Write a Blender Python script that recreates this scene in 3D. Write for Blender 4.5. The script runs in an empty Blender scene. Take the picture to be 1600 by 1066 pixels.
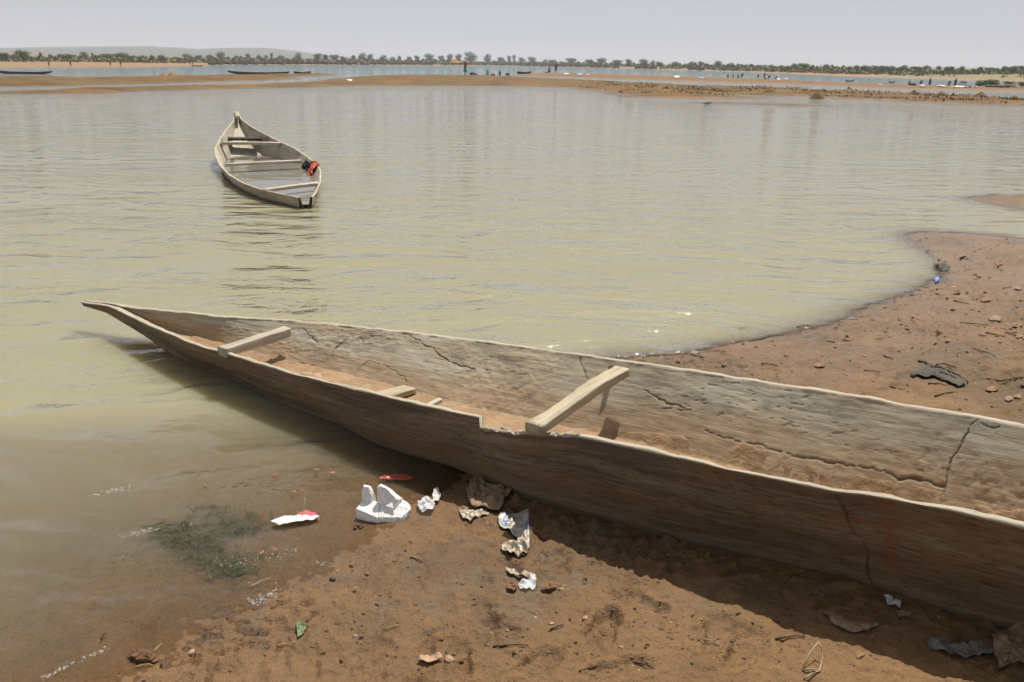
import bpy, bmesh, math, random
import numpy as np
from mathutils import Vector, Matrix, Euler

C = bpy.context.scene
COL = C.collection
rng = np.random.default_rng(7)
random.seed(7)

# ------------------------------------------------------------------ camera
F, PITCH, ROLL, CH = 1297.0, math.radians(18.5), math.radians(0.82), 1.75
cam_d = bpy.data.cameras.new('camera')
cam = bpy.data.objects.new('camera', cam_d)
COL.objects.link(cam)
cam_d.sensor_width = 36.0
cam_d.lens = 36.0 * F / 1600.0
cam_d.clip_start = 0.05
cam_d.clip_end = 20000
_fwd = Vector((0, math.cos(PITCH), -math.sin(PITCH)))
_rt = Vector((1, 0, 0))
_up = _rt.cross(_fwd)
# the horizon falls to the right in the picture: the camera is turned anticlockwise about its own axis
cr, sr = math.cos(ROLL), math.sin(ROLL)
rt2 = _rt * cr + _up * sr
up2 = _up * cr - _rt * sr
cam.matrix_world = Matrix(((rt2.x, up2.x, -_fwd.x, 0), (rt2.y, up2.y, -_fwd.y, 0),
                           (rt2.z, up2.z, -_fwd.z, CH), (0, 0, 0, 1)))
C.camera = cam

# ------------------------------------------------------------------ world, sun, exposure
SUN_AZ, SUN_EL = math.radians(24), math.radians(62)      # azimuth clockwise from +Y
w = bpy.data.worlds.new('World'); C.world = w; w.use_nodes = True
nt = w.node_tree; nt.nodes.clear()
sky = nt.nodes.new('ShaderNodeTexSky'); sky.sky_type = 'NISHITA'; sky.sun_disc = False
sky.sun_elevation = SUN_EL; sky.sun_rotation = SUN_AZ
sky.air_density = 1.0; sky.dust_density = 6.0; sky.ozone_density = 1.0
hs = nt.nodes.new('ShaderNodeHueSaturation'); hs.inputs['Saturation'].default_value = 0.3; hs.inputs['Value'].default_value = 0.62
mx = nt.nodes.new('ShaderNodeMix'); mx.data_type = 'RGBA'
geo = nt.nodes.new('ShaderNodeTexCoord'); sx = nt.nodes.new('ShaderNodeSeparateXYZ'); nt.links.new(geo.outputs['Generated'], sx.inputs[0])
mr = nt.nodes.new('ShaderNodeMapRange'); mr.interpolation_type = 'SMOOTHSTEP'          # the dust veil is thickest towards the horizon all the way round
mr.inputs[1].default_value = -0.05; mr.inputs[2].default_value = 0.75; mr.inputs[3].default_value = 0.97; mr.inputs[4].default_value = 0.12
nt.links.new(sx.outputs['Z'], mr.inputs[0]); nt.links.new(mr.outputs[0], mx.inputs['Factor'])
mx.inputs['B'].default_value = (5.45, 5.6, 6.25, 1)      # even dusty haze veil over the sky
bg = nt.nodes.new('ShaderNodeBackground'); bg.inputs['Strength'].default_value = 0.1
wo = nt.nodes.new('ShaderNodeOutputWorld')
nt.links.new(sky.outputs[0], hs.inputs['Color']); nt.links.new(hs.outputs[0], mx.inputs['A'])
nt.links.new(mx.outputs['Result'], bg.inputs['Color']); nt.links.new(bg.outputs[0], wo.inputs[0])

sl = bpy.data.lights.new('sun', 'SUN'); sl.energy = 5.0; sl.angle = math.radians(0.5); sl.color = (1.0, 0.955, 0.87)
sun = bpy.data.objects.new('sun', sl); COL.objects.link(sun)
sd = Vector((math.sin(SUN_AZ) * math.cos(SUN_EL), math.cos(SUN_AZ) * math.cos(SUN_EL), math.sin(SUN_EL)))
sun.rotation_euler = sd.to_track_quat('Z', 'Y').to_euler()
sun.location = (0, 0, 30)

C.view_settings.view_transform = 'Standard'; C.view_settings.look = 'None'
C.view_settings.exposure = 0.1; C.view_settings.gamma = 1.0; C.view_settings.use_curve_mapping = False
C.cycles.max_bounces = 8; C.cycles.volume_bounces = 1; C.cycles.transparent_max_bounces = 12
C.cycles.use_denoising = True
C.cycles.sample_clamp_indirect = 6.0

# ------------------------------------------------------------------ measuring helpers
def ray(px, py):
    u = (px - 800) / F; q = (py - 533) / F
    uu = cr * u + sr * q; ww = -sr * u + cr * q
    return uu, math.cos(PITCH) - ww * math.sin(PITCH), -math.sin(PITCH) - ww * math.cos(PITCH)
def G(px, py, z=0.0):
    x, y, dz = ray(px, py); t = (z - CH) / dz
    return Vector((x * t, y * t, z))
def proj(X, Y, Z):
    Z = Z - CH
    yc = Y * math.cos(PITCH) - Z * math.sin(PITCH); q = -(Y * math.sin(PITCH) + Z * math.cos(PITCH))
    u = X / yc; q = q / yc
    return 800 + F * (cr * u - sr * q), 533 + F * (sr * u + cr * q)
def height_px(base, npx):                     # metres spanned by npx picture pixels at that distance
    return npx * base.y / F

def _hash(ix, iy, seed):
    h = (ix.astype(np.int64) * 374761393 + iy.astype(np.int64) * 668265263 + seed * 982451653) & 0xFFFFFFFF
    h = ((h ^ (h >> 13)) * 1274126177) & 0xFFFFFFFF
    return ((h ^ (h >> 16)) & 0xFFFF).astype(np.float64) / 65536.0 * 2 * np.pi
def pn(x, y, seed=0):
    x = np.asarray(x, float); y = np.asarray(y, float)
    ix = np.floor(x); iy = np.floor(y); fx = x - ix; fy = y - iy
    u = fx * fx * fx * (fx * (fx * 6 - 15) + 10); v = fy * fy * fy * (fy * (fy * 6 - 15) + 10)
    def g(a, b):
        t = _hash(ix + a, iy + b, seed); return np.cos(t) * (fx - a) + np.sin(t) * (fy - b)
    n0 = g(0, 0) * (1 - u) + g(1, 0) * u; n1 = g(0, 1) * (1 - u) + g(1, 1) * u
    return (n0 * (1 - v) + n1 * v) * 1.5
def fbm(x, y, o=4, seed=0):
    s = 0; a = 1.0; t = 0
    for k in range(o):
        s = s + a * pn(x * 2 ** k + 17.3 * k, y * 2 ** k - 9.1 * k, seed + k); t += a; a *= .5
    return s / t * 1.4
def sstep(e0, e1, x):
    t = np.clip((x - e0) / (e1 - e0), 0, 1); return t * t * (3 - 2 * t)

# ------------------------------------------------------------------ object helpers
def tag(o, label=None, cat=None, group=None, kind=None):
    if label: o['label'] = label
    if cat: o['category'] = cat
    if group: o['group'] = group
    if kind: o['kind'] = kind
    return o
def thing(name, label, cat, loc=(0, 0, 0), rz=0.0, group=None):
    o = bpy.data.objects.new(name, None); COL.objects.link(o)
    o.location = loc; o.rotation_euler = (0, 0, rz); o.empty_display_size = .1
    return tag(o, label, cat, group)
def link(name, me, parent=None, loc=None):
    o = bpy.data.objects.new(name, me); COL.objects.link(o)
    if parent: o.parent = parent
    if loc is not None: o.location = loc
    return o
def mesh_np(name, V, Fq, mat, smooth=True, attrs=None, uv=None):
    V = np.asarray(V, np.float32); Fq = np.asarray(Fq, np.int32); k = Fq.shape[1]
    me = bpy.data.meshes.new(name)
    me.vertices.add(len(V)); me.vertices.foreach_set('co', V.ravel())
    me.loops.add(Fq.size); me.loops.foreach_set('vertex_index', Fq.ravel())
    me.polygons.add(len(Fq)); me.polygons.foreach_set('loop_start', np.arange(0, Fq.size, k, dtype=np.int32))
    me.polygons.foreach_set('use_smooth', np.full(len(Fq), smooth))
    me.update(calc_edges=True)
    if attrs:
        for n, a in attrs.items():
            a = np.asarray(a, np.float32)
            if a.ndim == 1:
                at = me.attributes.new(n, 'FLOAT', 'POINT'); at.data.foreach_set('value', a)
            elif a.shape[1] == 3:
                at = me.attributes.new(n, 'FLOAT_VECTOR', 'POINT'); at.data.foreach_set('vector', a.ravel())
    if mat: me.materials.append(mat)
    me.validate()
    return me
def grid_faces(nr, nc, wrap=False):
    i = np.arange(nr - 1)[:, None]; j = np.arange(nc if wrap else nc - 1)[None, :]
    j2 = (j + 1) % nc
    return np.stack([i * nc + j, i * nc + j2, (i + 1) * nc + j2, (i + 1) * nc + j], -1).reshape(-1, 4)

# ------------------------------------------------------------------ materials
class NT:
    def __init__(s, name):
        s.m = bpy.data.materials.new(name); s.m.use_nodes = True; s.t = s.m.node_tree; s.t.nodes.clear()
        s.out = s.t.nodes.new('ShaderNodeOutputMaterial')
    def n(s, typ, **k):
        x = s.t.nodes.new(typ)
        for a, b in k.items(): setattr(x, a, b)
        return x
    def set(s, x, **k):
        for a, b in k.items():
            a = a.replace('_', ' ')
            x.inputs[a].default_value = b
        return x
    def l(s, a, b): s.t.links.new(a, b)
    def val(s, x, v):
        if isinstance(v, (int, float)): x.default_value = v
        elif isinstance(v, (tuple, list)): x.default_value = tuple(v) + ((1,) if len(v) == 3 and x.type == 'RGBA' else ())
        else: s.l(v, x)
    def math(s, op, a, b=0.0, clamp=False):
        x = s.n('ShaderNodeMath', operation=op, use_clamp=clamp); s.val(x.inputs[0], a); s.val(x.inputs[1], b); return x.outputs[0]
    def mix(s, f, a, b, mode='MIX'):
        x = s.n('ShaderNodeMix', data_type='RGBA', blend_type=mode); s.val(x.inputs['Factor'], f); s.val(x.inputs['A'], a); s.val(x.inputs['B'], b); return x.outputs['Result']
    def noise(s, vec, scale, detail=4, rough=.55, dist=0.0):
        x = s.n('ShaderNodeTexNoise'); s.l(vec, x.inputs['Vector']); x.inputs['Scale'].default_value = scale
        x.inputs['Detail'].default_value = detail; x.inputs['Roughness'].default_value = rough; x.inputs['Distortion'].default_value = dist
        return x.outputs['Fac']
    def map(s, v, a, b, c=0.0, d=1.0):
        x = s.n('ShaderNodeMapRange'); s.val(x.inputs[0], v)
        for i, q in zip((1, 2, 3, 4), (a, b, c, d)): x.inputs[i].default_value = q
        return x.outputs[0]
    def obj(s):
        return s.n('ShaderNodeTexCoord').outputs['Object']
    def scale(s, vec, sc, rot=(0, 0, 0)):
        x = s.n('ShaderNodeMapping'); s.l(vec, x.inputs['Vector']); x.inputs['Scale'].default_value = sc; x.inputs['Rotation'].default_value = rot
        return x.outputs[0]
    def attr(s, n, vec=False):
        x = s.n('ShaderNodeAttribute', attribute_name=n); return x.outputs['Vector' if vec else 'Fac']
    def bump(s, h, dist=1.0, strength=1.0, normal=None):
        x = s.n('ShaderNodeBump'); x.inputs['Distance'].default_value = dist; x.inputs['Strength'].default_value = strength
        s.val(x.inputs['Height'], h)
        if normal is not None: s.l(normal, x.inputs['Normal'])
        return x.outputs[0]
    def bsdf(s, col, rough=.8, normal=None, spec=.5, **k):
        x = s.n('ShaderNodeBsdfPrincipled'); s.val(x.inputs['Base Color'], col); s.val(x.inputs['Roughness'], rough)
        s.val(x.inputs['Specular IOR Level'], spec)
        if normal is not None: s.l(normal, x.inputs['Normal'])
        for a, b in k.items(): s.val(x.inputs[a.replace('_', ' ')], b)
        return x.outputs[0]
    def done(s, sh): s.l(sh, s.out.inputs['Surface']); return s.m

def simple_mat(name, c1, c2=None, scale=30, rough=.8, bump=.002, spec=.4, stretch=(1, 1, 1)):
    m = NT(name); c2 = c2 or tuple(q * .6 for q in c1)
    v = m.scale(m.obj(), stretch)
    f = m.noise(v, scale, 5, .6)
    return m.done(m.bsdf(m.mix(m.map(f, .35, .65), c2, c1), rough, m.bump(f, bump), spec))

# ================================================================== TERRAIN
def PW(pts, z=0.0): return np.array([G(x, y, z)[:2] for x, y in pts])
shoreA = np.vstack([[(-1.10, 1.0)], PW([(175, 1100), (232, 1042), (262, 1005), (330, 968), (430, 930), (478, 913), (530, 893), (522, 870), (562, 850), (600, 826),
    (650, 800), (715, 776), (790, 720), (860, 640), (965, 563), (1060, 556), (1150, 540), (1205, 525), (1290, 512), (1345, 486), (1430, 455), (1475, 432),
    (1482, 412), (1452, 394), (1425, 380), (1416, 368), (1440, 362), (1520, 365), (1600, 374), (1750, 388)]),
    [(30, 9), (60, -10), (20, -40), (-30, -30), (-6, -8), (-2.2, -1)]])
spitB = PW([(1498, 309), (1525, 305), (1560, 304), (1600, 305), (1700, 309), (1800, 330), (1700, 336), (1600, 328), (1570, 323), (1530, 315)])
barC = PW([(-60, 147), (0, 144), (100, 139.5), (250, 136), (400, 132.5), (470, 129), (540, 122), (580, 118.5), (640, 117.5), (800, 120), (875, 124), (950, 127.5),
    (1100, 135), (1200, 136.5), (1350, 144), (1425, 146.5), (1550, 152), (1600, 157), (1700, 162), (1720, 170), (1600, 166.5), (1525, 167), (1475, 162), (1425, 160),
    (1362, 156.5), (1325, 156.5), (1250, 152), (1200, 151.5), (1190, 155.5), (1112, 155), (975, 152), (940, 144), (887, 137), (800, 135), (700, 134.5), (560, 134.5), (475, 136.5),
    (400, 139), (250, 142.5), (150, 146), (0, 147.5), (-60, 151)])
barD = PW([(800, 117), (835, 114.5), (925, 116), (1025, 119), (1125, 122), (1200, 124.5), (1300, 129), (1425, 134), (1600, 139), (1750, 143), (1750, 147),
    (1600, 142.5), (1500, 141), (1400, 139), (1300, 135), (1200, 131), (1075, 127.5), (975, 124), (875, 120.5), (800, 118.5)])
barE = PW([(-80, 121), (0, 122), (125, 122.5), (250, 120), (325, 119), (400, 117), (512, 116), (530, 117.5), (462, 120.5), (430, 121.5), (470, 123), (462, 124.5), (400, 126), (250, 131), (125, 134), (0, 135.5), (-80, 138)])
barW = PW([(1085, 161), (1110, 160), (1180, 160.5), (1240, 163), (1290, 165.5), (1240, 166), (1180, 163.5), (1110, 163)])
far_line = [(-500, 120), (-120, 108), (0, 106), (100, 105), (250, 104), (330, 102.3), (400, 101.3), (500, 101.6), (600, 101.9), (700, 102.3), (800, 103), (900, 105.3), (1000, 108), (1100, 110.8),
    (1200, 114), (1325, 119), (1450, 123.5), (1600, 128), (1750, 136), (2100, 170)]
farG = np.vstack([PW(far_line), [(4000, 700), (4000, 4000), (-4000, 4000), (-4000, 100)]])

def sdf(P, x, y, chunk=60000):
    out = np.empty(len(x))
    A = P; B = np.roll(P, -1, 0)
    for s in range(0, len(x), chunk):
        px = x[s:s + chunk, None]; py = y[s:s + chunk, None]
        ex = B[:, 0] - A[:, 0]; ey = B[:, 1] - A[:, 1]
        wx = px - A[:, 0]; wy = py - A[:, 1]
        t = np.clip((wx * ex + wy * ey) / (ex * ex + ey * ey + 1e-12), 0, 1)
        dx = wx - ex * t; dy = wy - ey * t
        d = np.sqrt((dx * dx + dy * dy).min(1))
        c = ((A[:, 1] <= py) != (B[:, 1] <= py)) & (wx < ex * wy / np.where(np.abs(ey) < 1e-9, 1e-9, ey))
        ins = (c.sum(1) % 2) == 1
        out[s:s + chunk] = np.where(ins, d, -d)
    return out

_fr = random.Random(44); PRINTS = []
for _k in range(54):
    _b = G(_fr.uniform(420, 1300), _fr.uniform(900, 1066)) if _k < 24 else G(_fr.uniform(1150, 1640), _fr.uniform(400, 640))
    PRINTS.append((_b.x, _b.y, _fr.uniform(0, 3.14), _fr.uniform(.8, 1.15)))
def terrain(x, y):
    x = np.atleast_1d(np.asarray(x, float)); y = np.atleast_1d(np.asarray(y, float))
    r = np.hypot(x, y)
    # near shore
    dA = sdf(shoreA, x, y) + .035 * fbm(x * 2.5, y * 2.5, 3, 3) + .02 * fbm(x * 9, y * 9, 2, 13)
    slope = .035 + .02 * sstep(1.6, 4, y)
    hA = np.where(dA > 0, .17 * (1 - np.exp(-dA * .045 / .17)), np.maximum((.030 + .125 * sstep(3.4, 5.5, y)) * dA, -.6) - .0 * slope)
    land = sstep(.05, .9, dA)
    near = 1 - sstep(9, 22, r)
    m1 = fbm(x * 1.7, y * 1.7, 3, 5); m2 = fbm(x * 6, y * 6, 3, 6); m3 = fbm(x * 19, y * 19, 3, 8); m4 = fbm(x * 55, y * 55, 2, 9)
    rough = sstep(-.25, .35, fbm(x * 1.1 + 9, y * 1.1, 2, 31))
    clod = sstep(.18, .5, m3) * (.4 + rough)
    pit = sstep(.28, .55, fbm(x * 13 + 3, y * 17, 2, 22))
    hA = hA + (.013 * m1) * (.25 + land) + (.009 * m2 + .0095 * m3 * (.4 + rough) + .0032 * m4 + .006 * clod - .016 * pit * rough - .010 * np.clip(1 - np.abs(fbm(x * 1.9 + 3, y * 2.4, 2, 71)) / .045, 0, 1) * sstep(-.1, .4, fbm(x * .9, y * .9, 2, 72))) * (.15 + .85 * sstep(-.1, .25, dA)) * near
    nm = np.where((r < 9.5) & (y > .5))[0]
    if len(nm):
        add = np.zeros(len(nm)); xn = x[nm]; yn = y[nm]
        for fx_, fy_, fa_, fs_ in PRINTS:          # trodden hollows with pushed-up rims
            k_ = (np.abs(xn - fx_) < .25) & (np.abs(yn - fy_) < .25)
            if not k_.any(): continue
            u_ = (xn[k_] - fx_) * math.cos(fa_) + (yn[k_] - fy_) * math.sin(fa_); v_ = -(xn[k_] - fx_) * math.sin(fa_) + (yn[k_] - fy_) * math.cos(fa_)
            q_ = np.sqrt((u_ / (.115 * fs_)) ** 2 + (v_ / (.043 * fs_ * (1 + .25 * np.sign(u_)))) ** 2)
            add[k_] += -.015 * (1 - sstep(.6, 1.05, q_)) + .007 * np.exp(-((q_ - 1.25) / .22) ** 2)
        hA[nm] += add * land[nm]
    dB = sdf(spitB, x, y) - .08 + .12 * fbm(x * .6, y * .6, 3, 41)
    hB = .018 * fbm(x * 3, y * 3, 3, 43) * sstep(0, .3, dB) + np.where(dB > 0, .10 * (1 - np.exp(-dB * .22 / .10)), .12 * dB)
    def bar(P, hm, sl, wob, ws, seed):
        d = sdf(P, x, y) + wob * fbm(x * ws, y * ws * .6, 4, seed)
        return d, np.where(d > 0, hm * (1 - np.exp(-d * sl / hm)) * (1 + .5 * fbm(x * .35, y * .35, 4, seed + 3)), .08 * d)
    dC, hC = bar(barC, .18, .10, 1.0, .2, 50)
    dD, hD = bar(barD, .16, .06, .6, .08, 60)
    dE, hE = bar(barE, .22, .10, .8, .1, 70)
    dW, hW = bar(barW, .06, .12, .5, .3, 77)
    dG = sdf(farG, x, y) + 3 * fbm(x * .02, y * .02, 3, 80)
    hG = np.where(dG > 0, .9 * (1 - np.exp(-dG * .07 / .9)) + .010 * np.clip(dG - 25, 0, 200) + .35 * fbm(x * .03, y * .03, 3, 81) * sstep(15, 60, dG), .05 * dG)
    h = np.maximum.reduce([np.maximum(hA, -.9), hB, hC, hD, hE, hG, hW, np.full_like(x, -.9)])
    return h, dA, dG, dC, dD, dE, rough, m2, m3, pit
def Z(x, y): return float(terrain([x], [y])[0][0])
def on(px, py, dz=0.0):                       # the point of the ground (or water top) seen there, found by stepping down the line of sight
    z = 0.02
    for _ in range(4):
        p = G(px, py, z); z = max(Z(p.x, p.y), 0.0)
    p = G(px, py, z); return Vector((p.x, p.y, z + dz))

rings = np.unique(np.concatenate([np.geomspace(.3, 1.6, 24), np.geomspace(1.6, 8, 470), np.geomspace(8, 40, 150), np.geomspace(40, 150, 210), np.geomspace(150, 600, 90), np.geomspace(600, 3000, 30)]))
azf = np.radians(np.linspace(-44, 44, 640)); azc = np.radians(np.arange(49, 180, 6.0))
az = np.concatenate([-np.radians(180) * np.ones(1), -azc[::-1], azf, azc, np.radians(180) * np.ones(1)])
RR, AA = np.meshgrid(rings, az, indexing='ij')
TX = (RR * np.sin(AA)).ravel(); TY = (RR * np.cos(AA)).ravel()
TH, dA, dG, dC, dD, dE, rough_, m2_, m3_, pit_ = terrain(TX, TY)
n_r, n_a = RR.shape

def lerp3(a, b, t): return np.asarray(a) * (1 - t[:, None]) + np.asarray(b) * t[:, None]
cn = fbm(TX * 1.3, TY * 1.3, 4, 90); cn2 = fbm(TX * 7, TY * 7, 3, 91)
col = lerp3((.222, .130, .060), (.165, .103, .055), sstep(-.3, .4, cn))
col = lerp3(col, (.165, .122, .080), sstep(.0, .5, cn2 * .6 + cn * .6) * .7)
bars = lerp3((.175, .098, .036), (.100, .058, .022), sstep(-.4, .4, fbm(TX * .25, TY * .7, 4, 92)))
gr = sstep(0, .5, fbm(TX * .12, TY * .35, 3, 95))
bars = lerp3(bars, (.13, .11, .045), gr * .6)
tb = sstep(14, 30, np.hypot(TX, TY))
col = lerp3(col, bars, tb)
barDcol = (.19, .108, .046)
col = lerp3(col, barDcol, sstep(-3, 0, dD) * tb)
sand = np.array((.30, .165, .085)); gn = fbm(TX * .03, TY * .015, 4, 93)
farc = lerp3(lerp3(sand, (.25, .17, .10), sstep(-.3, .3, gn)), (.19, .18, .10), sstep(0, 1, (dG + 10 * gn - np.where(TX < -55, 22, 7)) / np.where(TX < -55, 20, 9)))
col = lerp3(col, farc, sstep(-2, 0, dG))
wet = 1 - sstep(-.004, .095, TH + .045 * cn + .012 * cn2)
ter = mesh_np('ground', np.stack([TX, TY, TH], 1), grid_faces(n_r, n_a), None, attrs={'albedo': col, 'wet': wet, 'rough_zone': rough_})

m = NT('mud')
oc = m.obj(); al = m.attr('albedo', True); wt = m.attr('wet')
n1 = m.noise(oc, 40, 6, .65); n2 = m.noise(oc, 9, 4, .6); n3 = m.noise(oc, 170, 3, .6)
nv = m.n('ShaderNodeTexVoronoi'); m.l(oc, nv.inputs['Vector']); nv.inputs['Scale'].default_value = 60
c = m.mix(m.map(n1, .35, .7, 0, .55), al, m.mix(1.0, al, (1.45, 1.4, 1.3), 'MULTIPLY'))
c = m.mix(m.map(n2, .5, .72, 0, .5), c, m.mix(1.0, al, (.55, .5, .45), 'MULTIPLY'))
c = m.mix(m.map(n3, .6, .75, 0, .6), c, m.mix(1.0, al, (.45, .4, .38), 'MULTIPLY'))
b1 = m.noise(m.scale(oc, (.5, 1, 1)), .9, 6, .65); c = m.mix(m.map(b1, .45, .68, 0, .55), c, m.mix(1.0, c, (.62, .60, .55), 'MULTIPLY'))
c = m.mix(m.map(wt, 0, 1, 0, .5), c, m.mix(1.0, c, (.6, .58, .6), 'MULTIPLY'))
ro = m.math('ADD', m.map(wt, 0, .9, .78, .32), m.map(n1, .3, .7, -.1, .12))
h = m.math('ADD', m.math('MULTIPLY', n1, .010), m.math('MULTIPLY', n3, .0035))
h = m.math('ADD', h, m.math('MULTIPLY', m.noise(oc, 1.2, 3), .0))
MUD = m.done(m.bsdf(c, ro, m.bump(h, 1.35, 1.0), m.map(wt, 0, 1, .10, .26)))
ter.materials.append(MUD)
tag(link('ground', ter), kind='structure')

# ================================================================== WATER
sub = slice(None, None, 2)
ri = np.arange(0, n_r, 2); 
if ri[-1] != n_r - 1: ri = np.append(ri, n_r - 1)
ai = np.concatenate([np.arange(0, 22), np.arange(22, n_a - 22, 2), np.arange(n_a - 22, n_a)])
TH2 = TH.reshape(n_r, n_a)[np.ix_(ri, ai)]; X2 = TX.reshape(n_r, n_a)[np.ix_(ri, ai)]; Y2 = TY.reshape(n_r, n_a)[np.ix_(ri, ai)]
fq = grid_faces(len(ri), len(ai)); dep = -TH2.ravel()
keep = (dep[fq] > -.03).any(1)
fq = fq[keep]; used = np.unique(fq); rem = -np.ones(dep.size, int); rem[used] = np.arange(len(used))
wme = mesh_np('water', np.stack([X2.ravel()[used], Y2.ravel()[used], np.zeros(len(used))], 1), rem[fq], None, attrs={'depth': dep[used] * (1 + 2.2 * sstep(3.4, 5.5, Y2.ravel()[used]))})

def water_mat(name, deep, shallow, depth=None, amp=1.0, turb=24.0, rough=.045, chan=False):
    m = NT(name); oc = m.obj()
    d = m.attr('depth') if depth is None else None
    # ripples: heights in metres
    g = m.n('ShaderNodeNewGeometry'); pos = g.outputs['Position']
    warp = m.n('ShaderNodeTexNoise'); m.l(pos, warp.inputs['Vector']); warp.inputs['Scale'].default_value = .7; warp.inputs['Detail'].default_value = 2
    sub_ = m.n('ShaderNodeVectorMath', operation='MULTIPLY_ADD'); m.l(warp.outputs['Color'], sub_.inputs[0]); sub_.inputs[1].default_value = (.9, .9, 0); m.l(pos, sub_.inputs[2])
    v = sub_.outputs[0]
    w1 = m.noise(m.scale(v, (.9, 1.9, 1), (0, 0, .14)), 1.5, 2, .4)
    w2 = m.noise(m.scale(v, (1.0, 1.7, 1), (0, 0, -.2)), 4.4, 3, .5)
    w3 = m.noise(m.scale(v, (1.0, 1.3, 1), (0, 0, .4)), 17, 2, .5)
    gust = m.map(m.noise(m.scale(pos, (.12, .3, 1)), 1.0, 3), .42, .6, .25, 1.25)
    hh = m.math('ADD', m.math('MULTIPLY', w1, .085 * amp), m.math('MULTIPLY', m.math('MULTIPLY', w2, .034 * amp), gust))
    hh = m.math('ADD', hh, m.math('MULTIPLY', m.math('MULTIPLY', w3, .0066 * amp), gust))
    if d is not None: hh = m.math('MULTIPLY', hh, m.map(d, .0, .03, .5, 1.0))
    nrm = m.bump(hh, 1.0, 1.0)
    if d is not None:
        op = m.math('SUBTRACT', 1.0, m.math('POWER', 2.718, m.math('MULTIPLY', m.math('MAXIMUM', d, 0.0), -turb)))
        colr = m.mix(m.map(d, .01, .18), shallow, deep)
        if chan:          # water colour turns greyer with distance, then bluer past the sandbars
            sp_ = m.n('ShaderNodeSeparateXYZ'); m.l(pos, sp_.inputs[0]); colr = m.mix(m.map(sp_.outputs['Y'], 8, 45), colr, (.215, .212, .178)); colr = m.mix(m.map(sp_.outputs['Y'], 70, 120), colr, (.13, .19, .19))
    else:
        op = depth; colr = deep
    mott = m.noise(m.scale(pos, (.5, 1.2, 1)), 1.4, 4)
    colr = m.mix(m.map(mott, .35, .7, 0, .35), colr, m.mix(1.0, colr, (1.2, 1.15, 1.0), 'MULTIPLY'))
    body = m.n('ShaderNodeBsdfPrincipled', subsurface_method='BURLEY'); m.val(body.inputs['Base Color'], colr); body.inputs['Roughness'].default_value = 1.0
    body.inputs['Specular IOR Level'].default_value = 0.0
    if d is not None:          # silt in suspension scatters light sideways
        body.inputs['Subsurface Weight'].default_value = 1.0; body.inputs['Subsurface Radius'].default_value = (1.0, .8, .45); body.inputs['Subsurface Scale'].default_value = .24
    tr = m.n('ShaderNodeBsdfTransparent'); tr.inputs['Color'].default_value = (.86, .80, .68, 1)
    mx = m.n('ShaderNodeMixShader'); m.val(mx.inputs[0], op); m.l(tr.outputs[0], mx.inputs[1]); m.l(body.outputs[0], mx.inputs[2])
    gl = m.n('ShaderNodeBsdfGlossy'); gl.inputs['Roughness'].default_value = rough; m.l(nrm, gl.inputs['Normal'])
    fr = m.n('ShaderNodeFresnel'); fr.inputs['IOR'].default_value = 1.4; m.l(nrm, fr.inputs['Normal'])
    ms = m.n('ShaderNodeMixShader'); m.l(fr.outputs[0], ms.inputs[0]); m.l(mx.outputs[0], ms.inputs[1]); m.l(gl.outputs[0], ms.inputs[2])
    return m.done(ms.outputs[0])
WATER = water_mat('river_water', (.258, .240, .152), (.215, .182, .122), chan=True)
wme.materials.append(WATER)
tag(link('water', wme), kind='structure')

# ================================================================== WOOD
def wood_mat(name, grey, brown, dark, mudc, rimc, rough=.78, bump=1.0):
    m = NT(name); st = m.attr('gr', True)            # (metres along, metres round, seed)
    g1 = m.noise(m.scale(st, (3.0, 42, 1)), 1.0, 6, .65, .6)
    g2 = m.noise(m.scale(st, (1.6, 7, 1)), 1.0, 4, .6, .5)
    g3 = m.noise(m.scale(st, (14, 210, 1)), 1.0, 5, .7, .4)
    g4 = m.noise(m.scale(st, (14, 20, 1)), 1.0, 5, .6)
    c = m.mix(m.map(g2, .38, .62), grey, brown)
    c = m.mix(m.map(g1, .5, .72, 0, .75), c, dark)
    c = m.mix(m.map(g3, .55, .75, 0, .55), c, dark)
    g5 = m.noise(m.scale(st, (1.2, 24, 1)), 1.0, 5, .7, .8)
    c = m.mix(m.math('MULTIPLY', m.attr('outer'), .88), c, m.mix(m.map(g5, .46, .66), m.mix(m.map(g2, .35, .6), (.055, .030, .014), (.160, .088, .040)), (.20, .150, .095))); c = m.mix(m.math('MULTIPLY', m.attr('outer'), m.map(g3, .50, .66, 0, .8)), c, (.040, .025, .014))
    mudf = m.math('MULTIPLY', m.attr('mud'), m.map(g4, .3, .6, .55, 1.0), True)
    mc = m.mix(m.map(g4, .35, .7), mudc, tuple(q * .72 for q in mudc))
    c = m.mix(mudf, c, mc)
    c = m.mix(m.math('MULTIPLY', m.attr('stain'), m.map(g4, .3, .6, .5, 1.0), True), c, (.085, .080, .072))
    rf = m.math('MULTIPLY', m.attr('rim'), m.map(m.noise(m.scale(st, (9, 60, 1)), 1.0, 4), .38, .62, 1.0, .25), True)
    c = m.mix(rf, c, rimc)
    c = m.mix(m.math('MULTIPLY', m.attr('paint'), m.map(g4, .45, .6), True), c, (.20, .05, .02))
    c = m.mix(m.attr('crack'), c, (.02, .014, .009))
    hh = m.math('ADD', m.math('MULTIPLY', g1, .0035 * bump), m.math('MULTIPLY', g3, .0016 * bump))
    hh = m.math('ADD', hh, m.math('MULTIPLY', g4, .002 * bump))
    return m.done(m.bsdf(c, rough, m.bump(hh, 1.0, 1.0), .25))
WOOD = wood_mat('weathered_wood', (.42, .385, .30), (.35, .28, .19), (.11, .082, .056), (.38, .26, .155), (.40, .355, .275))
WOODLIGHT = wood_mat('pale_wood', (.43, .37, .265), (.35, .28, .185), (.13, .10, .07), (.34, .22, .12), (.5, .43, .32), bump=.7)
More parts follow.
